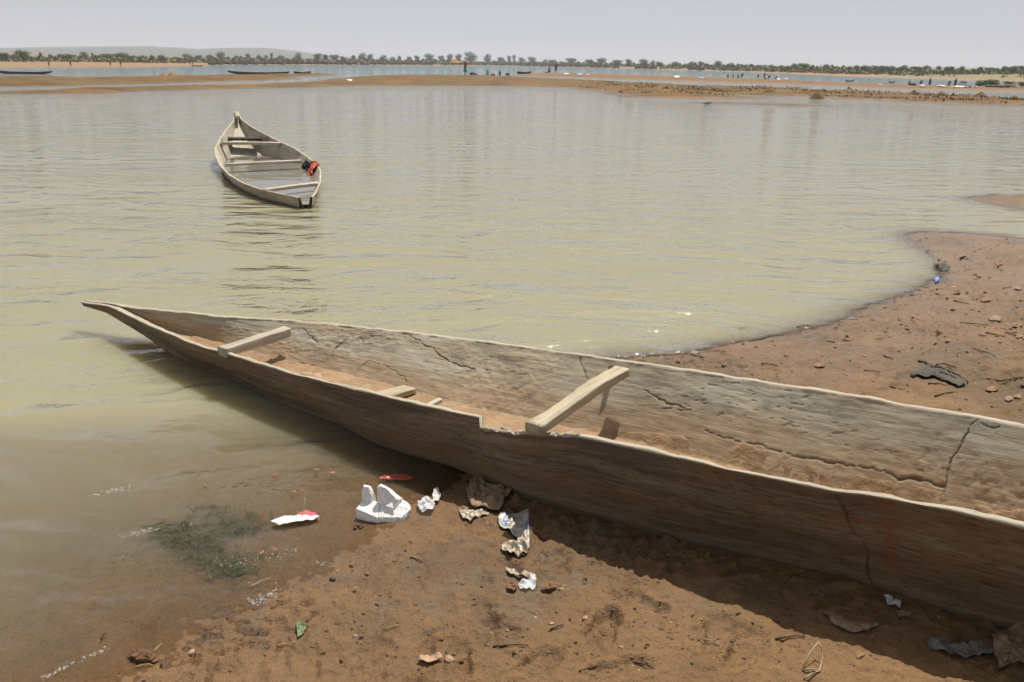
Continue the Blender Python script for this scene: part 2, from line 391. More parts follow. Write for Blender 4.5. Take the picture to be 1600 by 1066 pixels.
WOODGREY = wood_mat('silver_wood', (.50, .46, .38), (.40, .34, .26), (.13, .105, .08), (.28, .2, .12), (.44, .37, .28), bump=.8)
WOODDARK = wood_mat('far_dark_wood', (.055, .05, .045), (.04, .03, .025), (.015, .012, .01), (.05, .04, .03), (.06, .05, .04))

def curve_of(pts, ax, nx):
    """(px, py, z) marks -> arrays of (along, across, z) in the boat's own axes"""
    out = []
    for x, y, z in pts:
        p = G(x, y, z); out.append((p.x * ax[0] + p.y * ax[1], p.x * nx[0] + p.y * nx[1], z))
    out.sort(); return np.array(out)
def smooth1(y, k):
    if k < 2: return y
    ker = np.hanning(k + 2)[1:-1]; ker /= ker.sum()
    p = np.pad(y, k, mode='reflect', reflect_type='odd'); return np.convolve(p, ker, 'same')[k:-k]

def hull_loops(S, nR, zR, nL, zL, nB, zB, nBL, zBL, nCi, nCl, zF, t, counts, bulge=.012):
    """closed cross-section per station: near(R) and far(L) sides. returns V (stations, loop, 3) in (a, n, z), zone info"""
    N = len(S)
    key = []
    mid = (nR + nL) / 2
    wR = np.minimum(t, (nL - nR) * .49)
    iR = nR + wR; iL = nL - wR
    cut = np.clip(((nL - nR) - 2 * t) / (.10), 0, 1)     # how far the hollow has opened
    fz = zF * cut + np.minimum(zR, zL) * (1 - cut) * .995 + 0
    zf = np.where(cut < 1, fz, zF)
    def st(n, z): return np.stack([S, n, z], 1)
    zk = np.minimum(zB, zBL) - .035 * cut
    K = [st(mid, zk), st(nB + .05 * (mid - nB), np.minimum(zB, zk + .02) * .3 + zB * .7 - .008), st(nB - bulge * .0, zB + .03 * cut + 0.0),
         st((nB * .45 + nR * .55) - bulge * cut, zB * .45 + zR * .55), st(nR, zR - .004), st(nR + .003, zR), st(iR - .003, zR),
         st(iR, zR - .004), st(np.minimum((nCi * .45 + iR * .55), mid), zf * .45 + zR * .55), st(np.minimum(nCi, mid), zf + .005), st(np.minimum(nCi + .03, mid), zf),
         st(mid, zf), st(np.maximum(nCl - .03, mid), zf), st(np.maximum(nCl, mid), zf + .005), st(np.maximum(nCl * .45 + iL * .55, mid), zf * .45 + zL * .55),
         st(iL, zL - .004), st(iL + .003, zL), st(nL - .003, zL), st(nL, zL - .004), st(nBL * .45 + nL * .55 + bulge * cut, zBL * .45 + zL * .55), st(nBL, zBL + .03 * cut), st(nBL - .05 * (nBL - mid), zBL * .7 + np.minimum(zBL, zk + .02) * .3 - .008)]
    segs = []; zone = []
    zones = [0, 0, 0, 0, 1, 1, 1, 2, 2, 2, 3, 3, 2.1, 2.1, 2.1, 1, 1, 1, 0, 0, 0, 0]
    for k in range(len(K)):
        A = K[k]; B = K[(k + 1) % len(K)]; c = counts[k]
        for q in range(c):
            f = q / c; segs.append(A * (1 - f) + B * f); zone.append(zones[k])
    V = np.stack(segs, 1); return V, np.array(zone)

COUNTS = [4, 3, 38, 38, 1, 6, 1, 10, 10, 3, 6, 6, 4, 42, 46, 1, 6, 1, 12, 10, 3, 4]
def hull_mesh(name, V, zone, ax, nx, mat, disp=None, mud_fn=None, cracks=(), gouge=1.0, paint=None, sect=None, outer_grey=.0, seed=3, notch=None, closed=True):
    N, M, _ = V.shape
    # arc length round the loop
    d = np.linalg.norm(np.diff(V, axis=1, append=V[:, :1]), axis=2); arc = np.cumsum(d, 1) - d
    arcm = arc[np.clip(int(N * .6), 0, N - 1)][None, :].repeat(N, 0)
    S = V[:, :, 0]
    # surface normals in (a,n,z)
    du = np.gradient(V, axis=0); dv = (np.roll(V, -1, 1) - np.roll(V, 1, 1))
    nn = np.cross(du, dv); nn /= (np.linalg.norm(nn, axis=2, keepdims=True) + 1e-9)
    ctr = V.mean(1, keepdims=True)
    # make them point out of the wood: test at the near outer side
    j = int(np.where(zone == 0)[0].max() * .0 + 20)
    if (nn[N // 2, j] * (V[N // 2, j] - ctr[N // 2, 0])).sum() < 0: nn = -nn
    amp = np.clip((V[:, :, 1].max(1) - V[:, :, 1].min(1)) / .5, .25, 1)[:, None]
    inner = ((zone > 1.5) & (zone < 2.9))[None, :]; floor = (zone > 2.9)[None, :]; rim = (zone == 1)[None, :]; outer = (zone == 0)[None, :]
    D = .006 * fbm(S * 2.2, arcm * 3, 3, seed) + .0018 * fbm(S * 8, arcm * 28, 3, seed + 1)
    gv = fbm(S * 13 + .5 * arcm * 9, arcm * 75 - S * 9, 3, seed + 2)
    gz = sstep(.05, .55, fbm(S * 1.4, arcm * 2.6, 2, seed + 4))
    gg = sstep(.40, .66, gv) * gz ** 2 * gouge
    g2 = sstep(.45, .7, fbm(S * 18, arcm * 80, 2, seed + 9)) * sstep(-.1, .3, fbm(S * 2 + 4, arcm * 4, 2, seed + 5)) * gouge
    D = D - (.0045 * gg + .0012 * g2) * inner - .003 * sstep(.4, .7, gv) * outer
    D = D + (.003 * fbm(S * 26, arcm * 26, 3, seed + 7)) * inner * sstep(.0, .4, fbm(S * 1.1 + 7, arcm * 2, 2, 44))
    D = D + floor * (.012 * fbm(S * 6, arcm * 6, 4, seed + 3) + .004 * fbm(S * 30, arcm * 30, 2, seed + 8))
    D = D + rim * (.006 * fbm(S * 7, arcm * 3, 4, seed + 6))
    crack = np.clip(.22 * gg * inner, 0, 1) + .15 * g2 * inner
    W = V + nn * (D * amp)[:, :, None]
    # to world
    X = W[:, :, 0] * ax[0] + W[:, :, 1] * nx[0]; Y = W[:, :, 0] * ax[1] + W[:, :, 1] * nx[1]; Zz = W[:, :, 2].copy()
    if cracks:
        U_, V_ = proj(X, Y, Zz)
        for kind, wd, dp, pts in cracks:
            mask = {'in': (zone > 1.5) & (V[N // 2, :, 1] > V[N // 2, :, 1].mean() - .12), 'out': (zone == 0) & (V[N // 2, :, 1] < V[N // 2, :, 1].mean()), 'all': zone > -1}[kind]
            js = np.where(mask)[0]
            q = []
            for (cx, cy) in pts:
                dd = (U_[:, js] - cx) ** 2 + (V_[:, js] - cy) ** 2
                k = np.unravel_index(dd.argmin(), dd.shape); q.append((S[k[0], js[k[1]]], arcm[k[0], js[k[1]]]))
            q = np.array(q)
            ss = S[:, js] + .018 * fbm(S[:, js] * 12, arcm[:, js] * 12, 3, 5); aa = arcm[:, js] + .014 * fbm(S[:, js] * 12 + 5, arcm[:, js] * 12, 3, 6)
            best = np.full(ss.shape, 9.)
            for A, B in zip(q[:-1], q[1:]):
                e = B - A; tt = np.clip(((ss - A[0]) * e[0] + (aa - A[1]) * e[1]) / (e @ e + 1e-12), 0, 1)
                best = np.minimum(best, np.hypot(ss - A[0] - e[0] * tt, aa - A[1] - e[1] * tt))
            best = best + .0012 * fbm(S[:, js] * 60, arcm[:, js] * 60, 2, 15); best = best / (.40 + .62 * sstep(-.5, .4, fbm(S[:, js] * 11, arcm[:, js] * 11, 2, 25))); f = 1 - sstep(wd * .15, wd * .75, best)
            crack[:, js] = np.maximum(crack[:, js], f * .6)
            push = (nn[:, js] * (f * -dp * .5)[:, :, None])
            X[:, js] += push[:, :, 0] * ax[0] + push[:, :, 1] * nx[0]; Y[:, js] += push[:, :, 0] * ax[1] + push[:, :, 1] * nx[1]; Zz[:, js] += push[:, :, 2]
    mud = np.zeros((N, M))
    zn = (Zz - Zz.min(1, keepdims=True)) / (Zz.max(1, keepdims=True) - Zz.min(1, keepdims=True) + 1e-6)
    nz = .18 * fbm(S * 1.8, arcm * 4, 3, 77)
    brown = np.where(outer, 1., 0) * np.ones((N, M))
    mud = np.where(inner, .9 - sstep(.45, .85, zn + nz), 0) + np.where(floor, 1., 0) + np.where(outer, .25 * (1 - sstep(.05, .35, zn + nz * .5)), 0)
    stain = np.where(inner | outer, np.exp(-(1 - zn) / .16) * sstep(-.15, .6, fbm(S * 2.3, arcm * 5, 3, 88)) * .7, 0) + np.where(inner, .4 * sstep(.3, .6, fbm(S * 3.1 + 4, arcm * 6, 3, 89)) * sstep(.4, .6, zn), 0)
    pm = np.zeros((N, M)) if paint is None else paint(S, arcm, zone, X, Y, Zz)
    rimv = np.where(rim, 1., 0.) * np.ones((N, M))
    FQ = grid_faces(N, M, True)
    att = {'gr': np.stack([S, arcm, np.full_like(S, seed)], -1).reshape(-1, 3), 'mud': mud.ravel(), 'rim': rimv.ravel(), 'paint': pm.ravel(), 'crack': np.clip(crack, 0, 1).ravel(), 'outer': brown.ravel(), 'stain': np.clip(stain, 0, 1).ravel()}
    P = np.stack([X, Y, Zz], -1).reshape(-1, 3)
    return P, FQ, att, W
def add_caps(P, FQ, N, M, att):
    """close the two ends of a lofted hull with a fan"""
    extra = [P[:M].mean(0), P[-M:].mean(0)]
    P2 = np.vstack([P, extra]); n0 = len(P)
    j = np.arange(M); j2 = (j + 1) % M
    f0 = np.stack([j2, j, np.full(M, n0), np.full(M, n0)], 1); b = (N - 1) * M
    f1 = np.stack([b + j, b + j2, np.full(M, n0 + 1), np.full(M, n0 + 1)], 1)
    att2 = {k: np.concatenate([v, v[:1], v[-1:]]) for k, v in att.items()}
    return P2, f0[:, :3], f1[:, :3], att2
def hull_object(name, P, FQ, N, M, att, mat, parent, open0=False):
    P2, f0, f1, a2 = add_caps(P, FQ, N, M, att)
    tri = np.vstack([FQ[:, [0, 1, 2]], FQ[:, [0, 2, 3]], *([] if open0 else [f0]), f1])
    o = link(name, mesh_np(name, P2, tri, mat, True, a2), parent)
    return o

def beam(name, pts, widths, heights, side, mat, parent, seed=1, seg=26, ends=True, mudv=.0):
    """a hewn wooden bar through pts (world), local width along 'side', height along z; rounded corners, uneven"""
    pts = np.array(pts, float); L = np.concatenate([[0], np.cumsum(np.linalg.norm(np.diff(pts, axis=0), axis=1))])
    s = np.linspace(0, L[-1], seg); C_ = np.stack([np.interp(s, L, pts[:, k]) for k in range(3)], 1)
    C_ = np.stack([smooth1(C_[:, k], 5) for k in range(3)], 1) if seg > 12 else C_
    wv = np.interp(s, L, widths); hv = np.interp(s, L, heights)
    prof = []
    R = .22
    for (cx, cy), a0 in (((1, 1), 0), ((-1, 1), 90), ((-1, -1), 180), ((1, -1), 270)):
        for a in (0, 45, 90):
            t = math.radians(a0 + a); prof.append((cx * (1 - R) + R * math.cos(t), cy * (1 - R) + R * math.sin(t)))
    # add midpoints on the flats
    pr = []
    for k, p in enumerate(prof):
        pr.append(p); q = prof[(k + 1) % len(prof)]
        if k % 3 == 2: pr.append(((p[0] * 2 + q[0]) / 3, (p[1] * 2 + q[1]) / 3)); pr.append(((p[0] + 2 * q[0]) / 3, (p[1] + 2 * q[1]) / 3))
    pr = np.array(pr); M = len(pr); side = np.array(side, float); side /= np.linalg.norm(side)
    per = np.cumsum(np.linalg.norm(np.roll(pr, -1, 0) - pr, axis=1)) * np.mean(wv) * .5
    V = np.zeros((seg, M, 3))
    for i in range(seg):
        n1 = 1 + .10 * pn(s[i] * 9 + pr[:, 0] * .8, pr[:, 1] * .8 + seed * 3.1, seed)
        V[i] = C_[i] + side * (pr[:, 0:1] * wv[i] * .5 * n1[:, None]) + np.array((0, 0, 1.)) * (pr[:, 1:2] * hv[i] * .5 * n1[:, None])
    P = V.reshape(-1, 3); FQ = grid_faces(seg, M, True)
    att = {'gr': np.stack([np.repeat(s, M), np.tile(per, seg), np.full(seg * M, seed)], 1), 'mud': np.full(seg * M, mudv), 'rim': np.zeros(seg * M), 'paint': np.zeros(seg * M), 'crack': np.zeros(seg * M)}
    P2, f0, f1, a2 = add_caps(P, FQ, seg, M, att)
    tri = np.vstack([FQ[:, [0, 1, 2]], FQ[:, [0, 2, 3]], f0, f1])
    me = mesh_np(name, P2, tri, mat, True, a2)
    bm = bmesh.new(); bm.from_mesh(me); bmesh.ops.recalc_face_normals(bm, faces=bm.faces); bm.to_mesh(me); bm.free()
    return link(name, me, parent)

# ================================================================== NEAR PIROGUE
AX = np.array((.838, -.545)); NX = np.array((.545, .838)); AX /= np.linalg.norm(AX); NX = np.array((-AX[1], AX[0]))
near_rim = curve_of([(131, 473, .19), (172, 479, .19), (225, 505, .20), (295, 535, .215), (345, 550, .23), (405, 568, .245), (450, 582, .255), (500, 594, .27), (600, 619, .30), (690, 640, .325),
    (749, 651, .345), (900, 680, .385), (950, 691, .40), (1000, 702, .41), (1075, 717, .425), (1150, 735, .44), (1194, 744, .447), (1303, 766, .465), (1350, 771, .47), (1475, 795, .485), (1600, 821, .50)], AX, NX)
far_rim = curve_of([(137, 469, .19), (180, 474, .20), (225, 480, .205), (362, 494, .235), (457, 500, .26), (520, 505, .275), (637, 518, .305), (750, 531, .33), (850, 544, .355), (900, 551, .365), (975, 562, .385),
    (1050, 572, .40), (1150, 588, .415), (1225, 599, .425), (1350, 620, .445), (1525, 648, .465), (1600, 661, .475)], AX, NX)
near_bot = curve_of([(131, 477, .165), (165, 487, .14), (192, 503, .11), (225, 522, .07), (250, 541, .03), (300, 569, -.01), (327, 582, -.02), (395, 615, -.02), (450, 640, -.02), (525, 666, -.01), (575, 690, 0), (625, 709, 0),
    (700, 730, .0), (757, 752, .01), (805, 775, .01), (900, 804, .02), (1100, 862, .03), (1200, 881, .03), (1275, 902, .03), (1375, 932, .035), (1450, 956, .04), (1550, 984, .045), (1600, 997, .05)], AX, NX)
far_chine = curve_of([(220, 503, .11), (270, 515, .10), (345, 537, .09), (432, 560, .09), (512, 577, .09), (575, 593, .09), (625, 606, .09), (687, 624, .09), (787, 647, .09), (987, 691, .10)], AX, NX)
tipA = min(near_rim[0, 0], far_rim[0, 0])
endA = near_rim[-1, 0]
S = np.concatenate([np.linspace(tipA, endA + .1, 1350), np.linspace(endA + .12, endA + 3.6, 120)])
def ev(c, k, s=S):
    y = np.interp(s, c[:, 0], c[:, k]); 
    m_ = s > c[-1, 0]
    return y
def sm(y): return smooth1(y, 35)
nR = sm(ev(near_rim, 1)); zR = sm(ev(near_rim, 2)); nL = sm(ev(far_rim, 1)); zL = sm(ev(far_rim, 2))
nB = sm(ev(near_bot, 1)); zB = sm(ev(near_bot, 2)); nCl = sm(ev(far_chine, 1)); zF = sm(ev(far_chine, 2))
# behind the picture's edge: carry on, then close in to the stern
k = sstep(endA + .3, endA + 3.6, S); mid = (nR + nL) / 2
nR = nR + (mid - .05 - nR) * k ** 2; nL = nL + (mid + .05 - nL) * k ** 2
nB = nB + (mid - .03 - nB) * k ** 1.5; nCl = nCl + (mid + .02 - nCl) * k ** 1.5; zR = zR + .06 * k; zL = zL + .08 * k; zB = zB + .18 * k ** 3; zF = zF + .12 * k ** 2
nB = np.maximum(nB, nR + .01 * (S > -4.9)); 
nCl = np.minimum(nCl, nL - .03)
nBL = np.minimum(nCl + .05, nL - .02); zBL = zB
nCi = np.maximum(nB + .06, nR + .05)
t = np.interp(S, [tipA, tipA + .6, tipA + 1.5, 0], [.05, .035, .028, .026])
# the bite broken out of the near edge
a1 = curve_of([(749, 651, .345)], AX, NX)[0, 0]; a2 = curve_of([(905, 681, .385)], AX, NX)[0, 0]
inn = (S > a1) & (S < a2); fr_ = np.clip((S - a1) / (a2 - a1), 0, 1)
bite = np.where(inn, .052 * (1 - fr_ ** 1.6) + .010 * fbm(S * 14, S * 0, 3, 4) * (1 - fr_), 0)
zR = zR + .004 * fbm(S * 3, S * 0, 3, 8)
zL = zL + .003 * fbm(S * 3, S * 0 + 5, 3, 8)
V, zone = hull_loops(S, nR, zR - bite, nL, zL, nB, zB, nBL, zBL, nCi, nCl, zF, t, COUNTS)
# splintered inner edge in the bite
spl = ((zone == 1) & (np.arange(len(zone)) < len(zone) // 2))
V[:, spl, 2] += (np.where(inn, 1, 0) * .018)[:, None] * fbm(S[:, None] * 22, np.arange(spl.sum())[None, :] * .3 + 0 * S[:, None], 3, 12)
cr_in = [('in', .007, .012, [(637, 519), (650, 530), (690, 556), (720, 573), (745, 577)]), ('in', .006, .012, [(903, 556), (911, 575), (917, 592)]),
    ('in', .007, .010, [(1525, 649), (1512, 667), (1500, 692), (1486, 722), (1476, 745), (1472, 780)]),
    ('in', .007, .010, [(1100, 673), (1150, 687), (1209, 704), (1250, 712), (1294, 723), (1330, 727), (1366, 734), (1412, 748)]),
    ('in', .013, .014, [(1405, 748), (1430, 750), (1472, 759)]),
    ('in', .005, .008, [(555, 585), (560, 574), (575, 566), (600, 570), (620, 582), (637, 597)]),
    ('in', .008, .010, [(222, 503), (270, 516), (345, 538), (432, 561), (512, 578), (575, 594), (625, 607), (687, 625), (787, 648)]),
    ('in', .007, .01, [(1010, 610), (1040, 632), (1080, 640), (1060, 642)]), ('in', .006, .01, [(520, 545), (535, 533), (545, 525)]),
    ('in', .006, .010, [(1035, 637), (1050, 640)]), ('in', .005, .008, [(1520, 660), (1560, 668)]), ('in', .006, .01, [(470, 512), (485, 525), (500, 540)]),
    ('out', .007, .008, [(1303, 768), (1315, 790), (1330, 815), (1350, 860), (1366, 925)]),
    ('out', .005, .006, [(1316, 790), (1350, 789)]), ('out', .005, .006, [(1320, 797), (1372, 799)]), ('out', .005, .005, [(1325, 803), (1352, 805)]),
    ('out', .004, .004, [(1112, 735), (1140, 770), (1165, 800)]), ('out', .004, .004, [(1122, 740), (1148, 770)])]
def red(S_, arc_, zone_, X_, Y_, Z_):
    p = G(1395, 860, .2); s0 = p.x * AX[0] + p.y * AX[1]
    return np.where((zone_ == 0)[None, :] & (X_ * NX[0] + Y_ * NX[1] < 3.0), np.exp(-((S_ - s0 - .25 * (.3 - Z_)) / .05) ** 2) + .6 * np.exp(-((S_ - s0 + .10) / .03) ** 2), 0) * .6
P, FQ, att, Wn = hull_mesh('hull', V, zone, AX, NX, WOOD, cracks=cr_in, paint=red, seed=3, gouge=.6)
N, M = V.shape[:2]
base = G(560, 640, 0)
PIR = thing('pirogue', 'long weathered wooden pirogue in the foreground with a bite broken from its near edge', 'boat', (0, 0, 0))
# two hull sections meeting at the sewn seam
aseam = curve_of([(1303, 766, .465)], AX, NX)[0, 0]
def skew(j): return 0
ks = int(np.searchsorted(S, aseam))
def part_rows(i0, i1):
    q = slice(i0 * M, i1 * M); A = {k_: v_[q] for k_, v_ in att.items()}
    return P[q], grid_faces(i1 - i0, M, True), A, i1 - i0
for nm, i0, i1, lb in (('hull', 0, N, None),):
    p_, f_, a_, n_ = part_rows(i0, i1)
    hull_object(nm, p_, f_, n_, M, a_, WOOD, PIR)

def bw(a, n, z): return (a * AX[0] + n * NX[0], a * AX[1] + n * NX[1], z)
# thwarts
T2a = G(838, 668, .39); T2b = G(972, 580, .375)
tw = (T2b - T2a)
beam('thwart', [T2a - tw * .03, T2a + tw * .3 + Vector((0, 0, .0)), T2a + tw * .6 + Vector((0, 0, .012)), T2b], [.075, .062, .070, .078], [.045, .045, .05, .04], AX.tolist() + [0], WOODLIGHT, PIR, 5)
T1a = G(352, 549, .235); T1b = G(446, 519, .24); tw = T1b - T1a
beam('thwart', [T1a - tw * .05, T1a + tw * .5, T1b + tw * .03], [.07, .07, .065], [.05, .055, .055], AX.tolist() + [0], WOODGREY, PIR, 9)
# worn peg beside the second thwart, small crosspiece on the floor, nails
pg = G(957, 576, .36)
beam('peg', [pg + Vector((0, .03, -.02)), pg + Vector((-.012, -.02, .012))], [.03, .025], [.03, .022], (1, 0, 0), WOODLIGHT, PIR, 3, 8)
cpa = G(606, 618, .115); cpb = G(640, 608, .115)
beam('floor_crosspiece', [cpa - (cpb - cpa) * 1.2, cpa, cpb], [.10, .10, .09], [.04, .035, .028], AX.tolist() + [0], WOODLIGHT, PIR, 4, 12)
cpa = G(672, 634, .105); cpb = G(688, 625, .105)
beam('floor_crosspiece', [cpa - (cpb - cpa) * 1.2, cpa, cpb], [.03, .03, .03], [.03, .025, .02], AX.tolist() + [0], WOODGREY, PIR, 4, 12)

RUST = simple_mat('rusty_iron', (.16, .06, .025), (.06, .03, .02), 200, .8, .0005)
def wall_pt(px, py):                            # where that line of sight meets the far inner wall
    X, Y, Zv = P[:, 0], P[:, 1], P[:, 2]
    u, v = proj(X, Y, Zv); zz = np.tile(zone, N)
    d_ = (u - px) ** 2 + (v - py) ** 2 + np.where((zz > 1.5) & ((X * NX[0] + Y * NX[1]) > 3.0), 0, 1e6)
    k_ = d_.argmin(); return Vector(P[k_].tolist())
for (px, py) in [(1560, 677), (1557, 696), (1546, 708), (1539, 721), (1528, 734), (1521, 748), (1516, 760)]:
    c_ = wall_pt(px, py)
    d_ = Vector((AX[0], AX[1], .1)) * .010
    c_ = c_ - Vector((-NX[0], -NX[1], .5)) * .0012
    beam('staple', [c_ - d_, c_, c_ + d_], [.003] * 3, [.0016] * 3, NX.tolist() + [0], RUST, PIR, 2, 5)
c_ = wall_pt(1583, 681)

# dried mud lying along the floor, heaped against the far side
DRY = NT('dried_boat_mud'); oc = DRY.obj(); n1 = DRY.noise(oc, 26, 6, .65); n2 = DRY.noise(oc, 7, 4)
cc = DRY.mix(DRY.map(n2, .35, .65), (.34, .225, .13), (.25, .16, .09)); cc = DRY.mix(DRY.map(n1, .55, .75, 0, .6), cc, (.10, .06, .035))
DRY = DRY.done(DRY.bsdf(cc, .9, DRY.bump(n1, .012), .2))
ss = np.linspace(tipA + 1.0, endA + 2.5, 620); qq = np.linspace(0, 1, 70); SS, QQ = np.meshgrid(ss, qq, indexing='ij')
lo = np.interp(ss, S, nCi) + .0; hi = np.interp(ss, S, nCl); zf = np.interp(ss, S, zF); nl = np.interp(ss, S, nL); zl = np.interp(ss, S, zL)
heap = sstep(-2.1, -.9, ss)
top = hi + heap * (nl - hi) * .30 + .02 * fbm(ss * 4, ss * 0, 3, 19)
NN = lo[:, None] + (top - lo)[:, None] * QQ
wallz = zf[:, None] + np.clip((NN - hi[:, None]) / (nl - hi)[:, None], 0, 1) * (zl - zf)[:, None]
HH = (.004 + .014 * heap[:, None]) * (1 - .5 * QQ) + .012 * fbm(SS * 5, QQ * 3, 3, 20) * (.35 + heap[:, None]) + .008 * fbm(SS * 22, QQ * 9, 3, 21) * (.4 + heap[:, None])
edge = sstep(0, .06, QQ) * sstep(0, .05, 1 - QQ)
ZZ = wallz + HH * edge - .006 * (1 - edge) + .004
me = mesh_np('mud_layer', np.stack([SS * AX[0] + NN * NX[0], SS * AX[1] + NN * NX[1], ZZ], -1).reshape(-1, 3), grid_faces(len(ss), len(qq)), DRY)
tag(link('mud_layer', me, PIR), 'crust of dried brown mud on the floor')

# ================================================================== SECOND PIROGUE (afloat, full of water)
p0 = G(476, 316, .14); p1 = G(370, 178, .70)
AX2 = np.array((p1.x - p0.x, p1.y - p0.y)); LEN2 = np.linalg.norm(AX2); AX2 /= LEN2; NX2 = np.array((AX2[1], -AX2[0]))     # across = to the right, facing the bow
s0 = p0.x * AX2[0] + p0.y * AX2[1]
zprof = lambda f: .14 + .07 * f + .50 * max(0, f - .45) ** 1.6 / .55 ** 1.6
def solve(px, py, side):
    f = .5; z = .2
    for _ in range(25):
        z = zprof(f); p = G(px, py, z); a = p.x * AX2[0] + p.y * AX2[1]; f = .5 * f + .5 * min(max((a - s0) / LEN2, 0), 1)
    return (a, p.x * NX2[0] + p.y * NX2[1], z)
right = [(378, 185), (396, 199), (417, 210), (438, 221), (461, 231), (481, 244), (497, 256), (502, 266), (502, 283), (495, 301), (488, 308)]
left = [(367, 183), (353, 201), (342, 217), (335, 231), (336, 244), (344, 260), (358, 274), (381, 287), (410, 297), (438, 303), (465, 308)]
Rr = np.array(sorted(solve(x, y, 1) for x, y in right)); Ll = np.array(sorted(solve(x, y, 0) for x, y in left))
a0 = max(Rr[0, 0], Ll[0, 0]); aE = s0 + LEN2
S2 = np.linspace(a0 - .05, aE, 420)
rr = smooth1(np.interp(S2, np.append(Rr[:, 0], aE), np.append(Rr[:, 1], p1.x * NX2[0] + p1.y * NX2[1] + .05)), 25)
ll = smooth1(np.interp(S2, np.append(Ll[:, 0], aE), np.append(Ll[:, 1], p1.x * NX2[0] + p1.y * NX2[1] - .05)), 25)
f2 = np.clip((S2 - s0) / LEN2, 0, 1); zr2 = np.array([zprof(q) for q in f2]) + .004 * fbm(S2 * 3, S2 * 0, 3, 3)
wid = rr - ll; md = (rr + ll) / 2
bz = -.16 + .30 * np.clip((f2 - .6) / .4, 0, 1) ** 1.7 + .06 * np.clip((.12 - f2) / .12, 0, 1)
nb = ll + np.minimum(.16, wid * .25); nbr = rr - np.minimum(.16, wid * .25)
c2 = [4, 2, 9, 9, 1, 3, 1, 9, 9, 2, 4, 4, 2, 9, 9, 1, 3, 1, 9, 9, 2, 4]
V2, zone2 = hull_loops(S2, ll, zr2, rr, zr2, nb, bz, nbr, bz, nb + .03, nbr - .03, bz + .07, np.full(len(S2), .028), c2)
PIR2 = thing('pirogue', 'grey wooden pirogue afloat on the river, half full of water inside', 'boat', (0, 0, 0))
seam2 = []
P2_, FQ2, att2, W2 = hull_mesh('hull', V2, zone2, AX2, NX2, WOODGREY, seed=21, gouge=.5)
att2['mud'] = att2['mud'] * .3
att2['outer'] = att2['outer'] * .25
att2['crack'] = np.maximum(att2['crack'], np.where((np.tile(zone2, V2.shape[0]) == 0), .6 * (1 - sstep(.01, .05, P2_[:, 2])), 0))
hull_object('hull', P2_, FQ2, V2.shape[0], V2.shape[1], att2, WOODGREY, PIR2, True)
tp = G(370, 178, .72); ax3 = Vector((AX2[0], AX2[1], 0))
beam('bow_block', [tp - ax3 * .20 - Vector((0, 0, .07)), tp - ax3 * .05 - Vector((0, 0, .03)), tp + ax3 * .12], [.08, .09, .10], [.07, .08, .07], NX2.tolist() + [0], WOODLIGHT, PIR2, 5, 10)
# bilge water
BILGE = water_mat('bilge_water', (.20, .19, .16), (.2, .16, .1), depth=1.0, amp=.12, rough=.015)
zb = .055
ws = S2[(S2 > S2[0] - .01) & (f2 < .80)]
fl = (zb - np.interp(ws, S2, bz + .07)) / np.maximum(np.interp(ws, S2, zr2) - np.interp(ws, S2, bz + .07), .01)
fl = np.clip(fl, 0, 1)
la = np.interp(ws, S2, nb + .03) * (1 - fl) + np.interp(ws, S2, ll + .035) * fl - .004; ra = np.interp(ws, S2, nbr - .03) * (1 - fl) + np.interp(ws, S2, rr - .035) * fl + .004
q5 = np.linspace(0, 1, 6)
bn = la[:, None] + (ra - la)[:, None] * q5
bv = np.stack([ws[:, None] * AX2[0] + bn * NX2[0], ws[:, None] * AX2[1] + bn * NX2[1], np.full_like(bn, zb)], -1).reshape(-1, 3)
link('bilge_water', mesh_np('bilge_water', bv, grid_faces(len(ws), 6), BILGE), PIR2)
bs = np.linspace(.70, .985, 40); bq = np.linspace(0, 1, 7); A2_ = S2[0] + (S2[-1] - S2[0]) * bs
sl_ = np.clip((bs - .70) / .285, 0, 1); zfl = np.interp(A2_, S2, bz + .07); zri = np.interp(A2_, S2, zr2)
zpl = zfl + (zri - zfl) * (.10 + .86 * sl_ ** 1.3)
hf_ = (zpl - zfl) / (zri - zfl + 1e-6)
lw = np.interp(A2_, S2, nb + .03) * (1 - hf_) + np.interp(A2_, S2, ll + .03) * hf_ - .004; rw = np.interp(A2_, S2, nbr - .03) * (1 - hf_) + np.interp(A2_, S2, rr - .03) * hf_ + .004
bn_ = lw[:, None] + (rw - lw)[:, None] * bq; ba_ = np.repeat(A2_[:, None], 7, 1)
bpv = np.stack([ba_ * AX2[0] + bn_ * NX2[0], ba_ * AX2[1] + bn_ * NX2[1], np.repeat(zpl[:, None], 7, 1) + .008 * fbm(ba_ * 5, bn_ * 8, 2, 6)], -1).reshape(-1, 3)
za_ = np.zeros(len(bpv)); link('bow_plank', mesh_np('bow_plank', bpv, grid_faces(40, 7), WOODGREY, attrs={'gr': np.stack([ba_.ravel(), bn_.ravel(), ba_.ravel() * 0], 1), 'mud': za_, 'rim': za_, 'crack': za_}), PIR2)
def across2(pxa, pxb, zoff, wdt, hgt, seed, mat=WOODGREY):
    A = solve(*pxa, 0); B = solve(*pxb, 1)
    def wp(q, dz): return Vector((q[0] * AX2[0] + q[1] * NX2[0], q[0] * AX2[1] + q[1] * NX2[1], q[2] + dz))
    beam('thwart', [wp(A, zoff), wp(((A[0] + B[0]) / 2, (A[1] + B[1]) / 2, (A[2] + B[2]) / 2), zoff + .005), wp(B, zoff)], [wdt] * 3, [hgt] * 3, AX2.tolist() + [0], mat, PIR2, seed, 14)
across2((345, 222), (437, 223), -.02, .13, .05, 2)
across2((352, 257), (471, 251), -.01, .12, .045, 3)
across2((412, 297), (497, 286), -.01, .12, .045, 4)
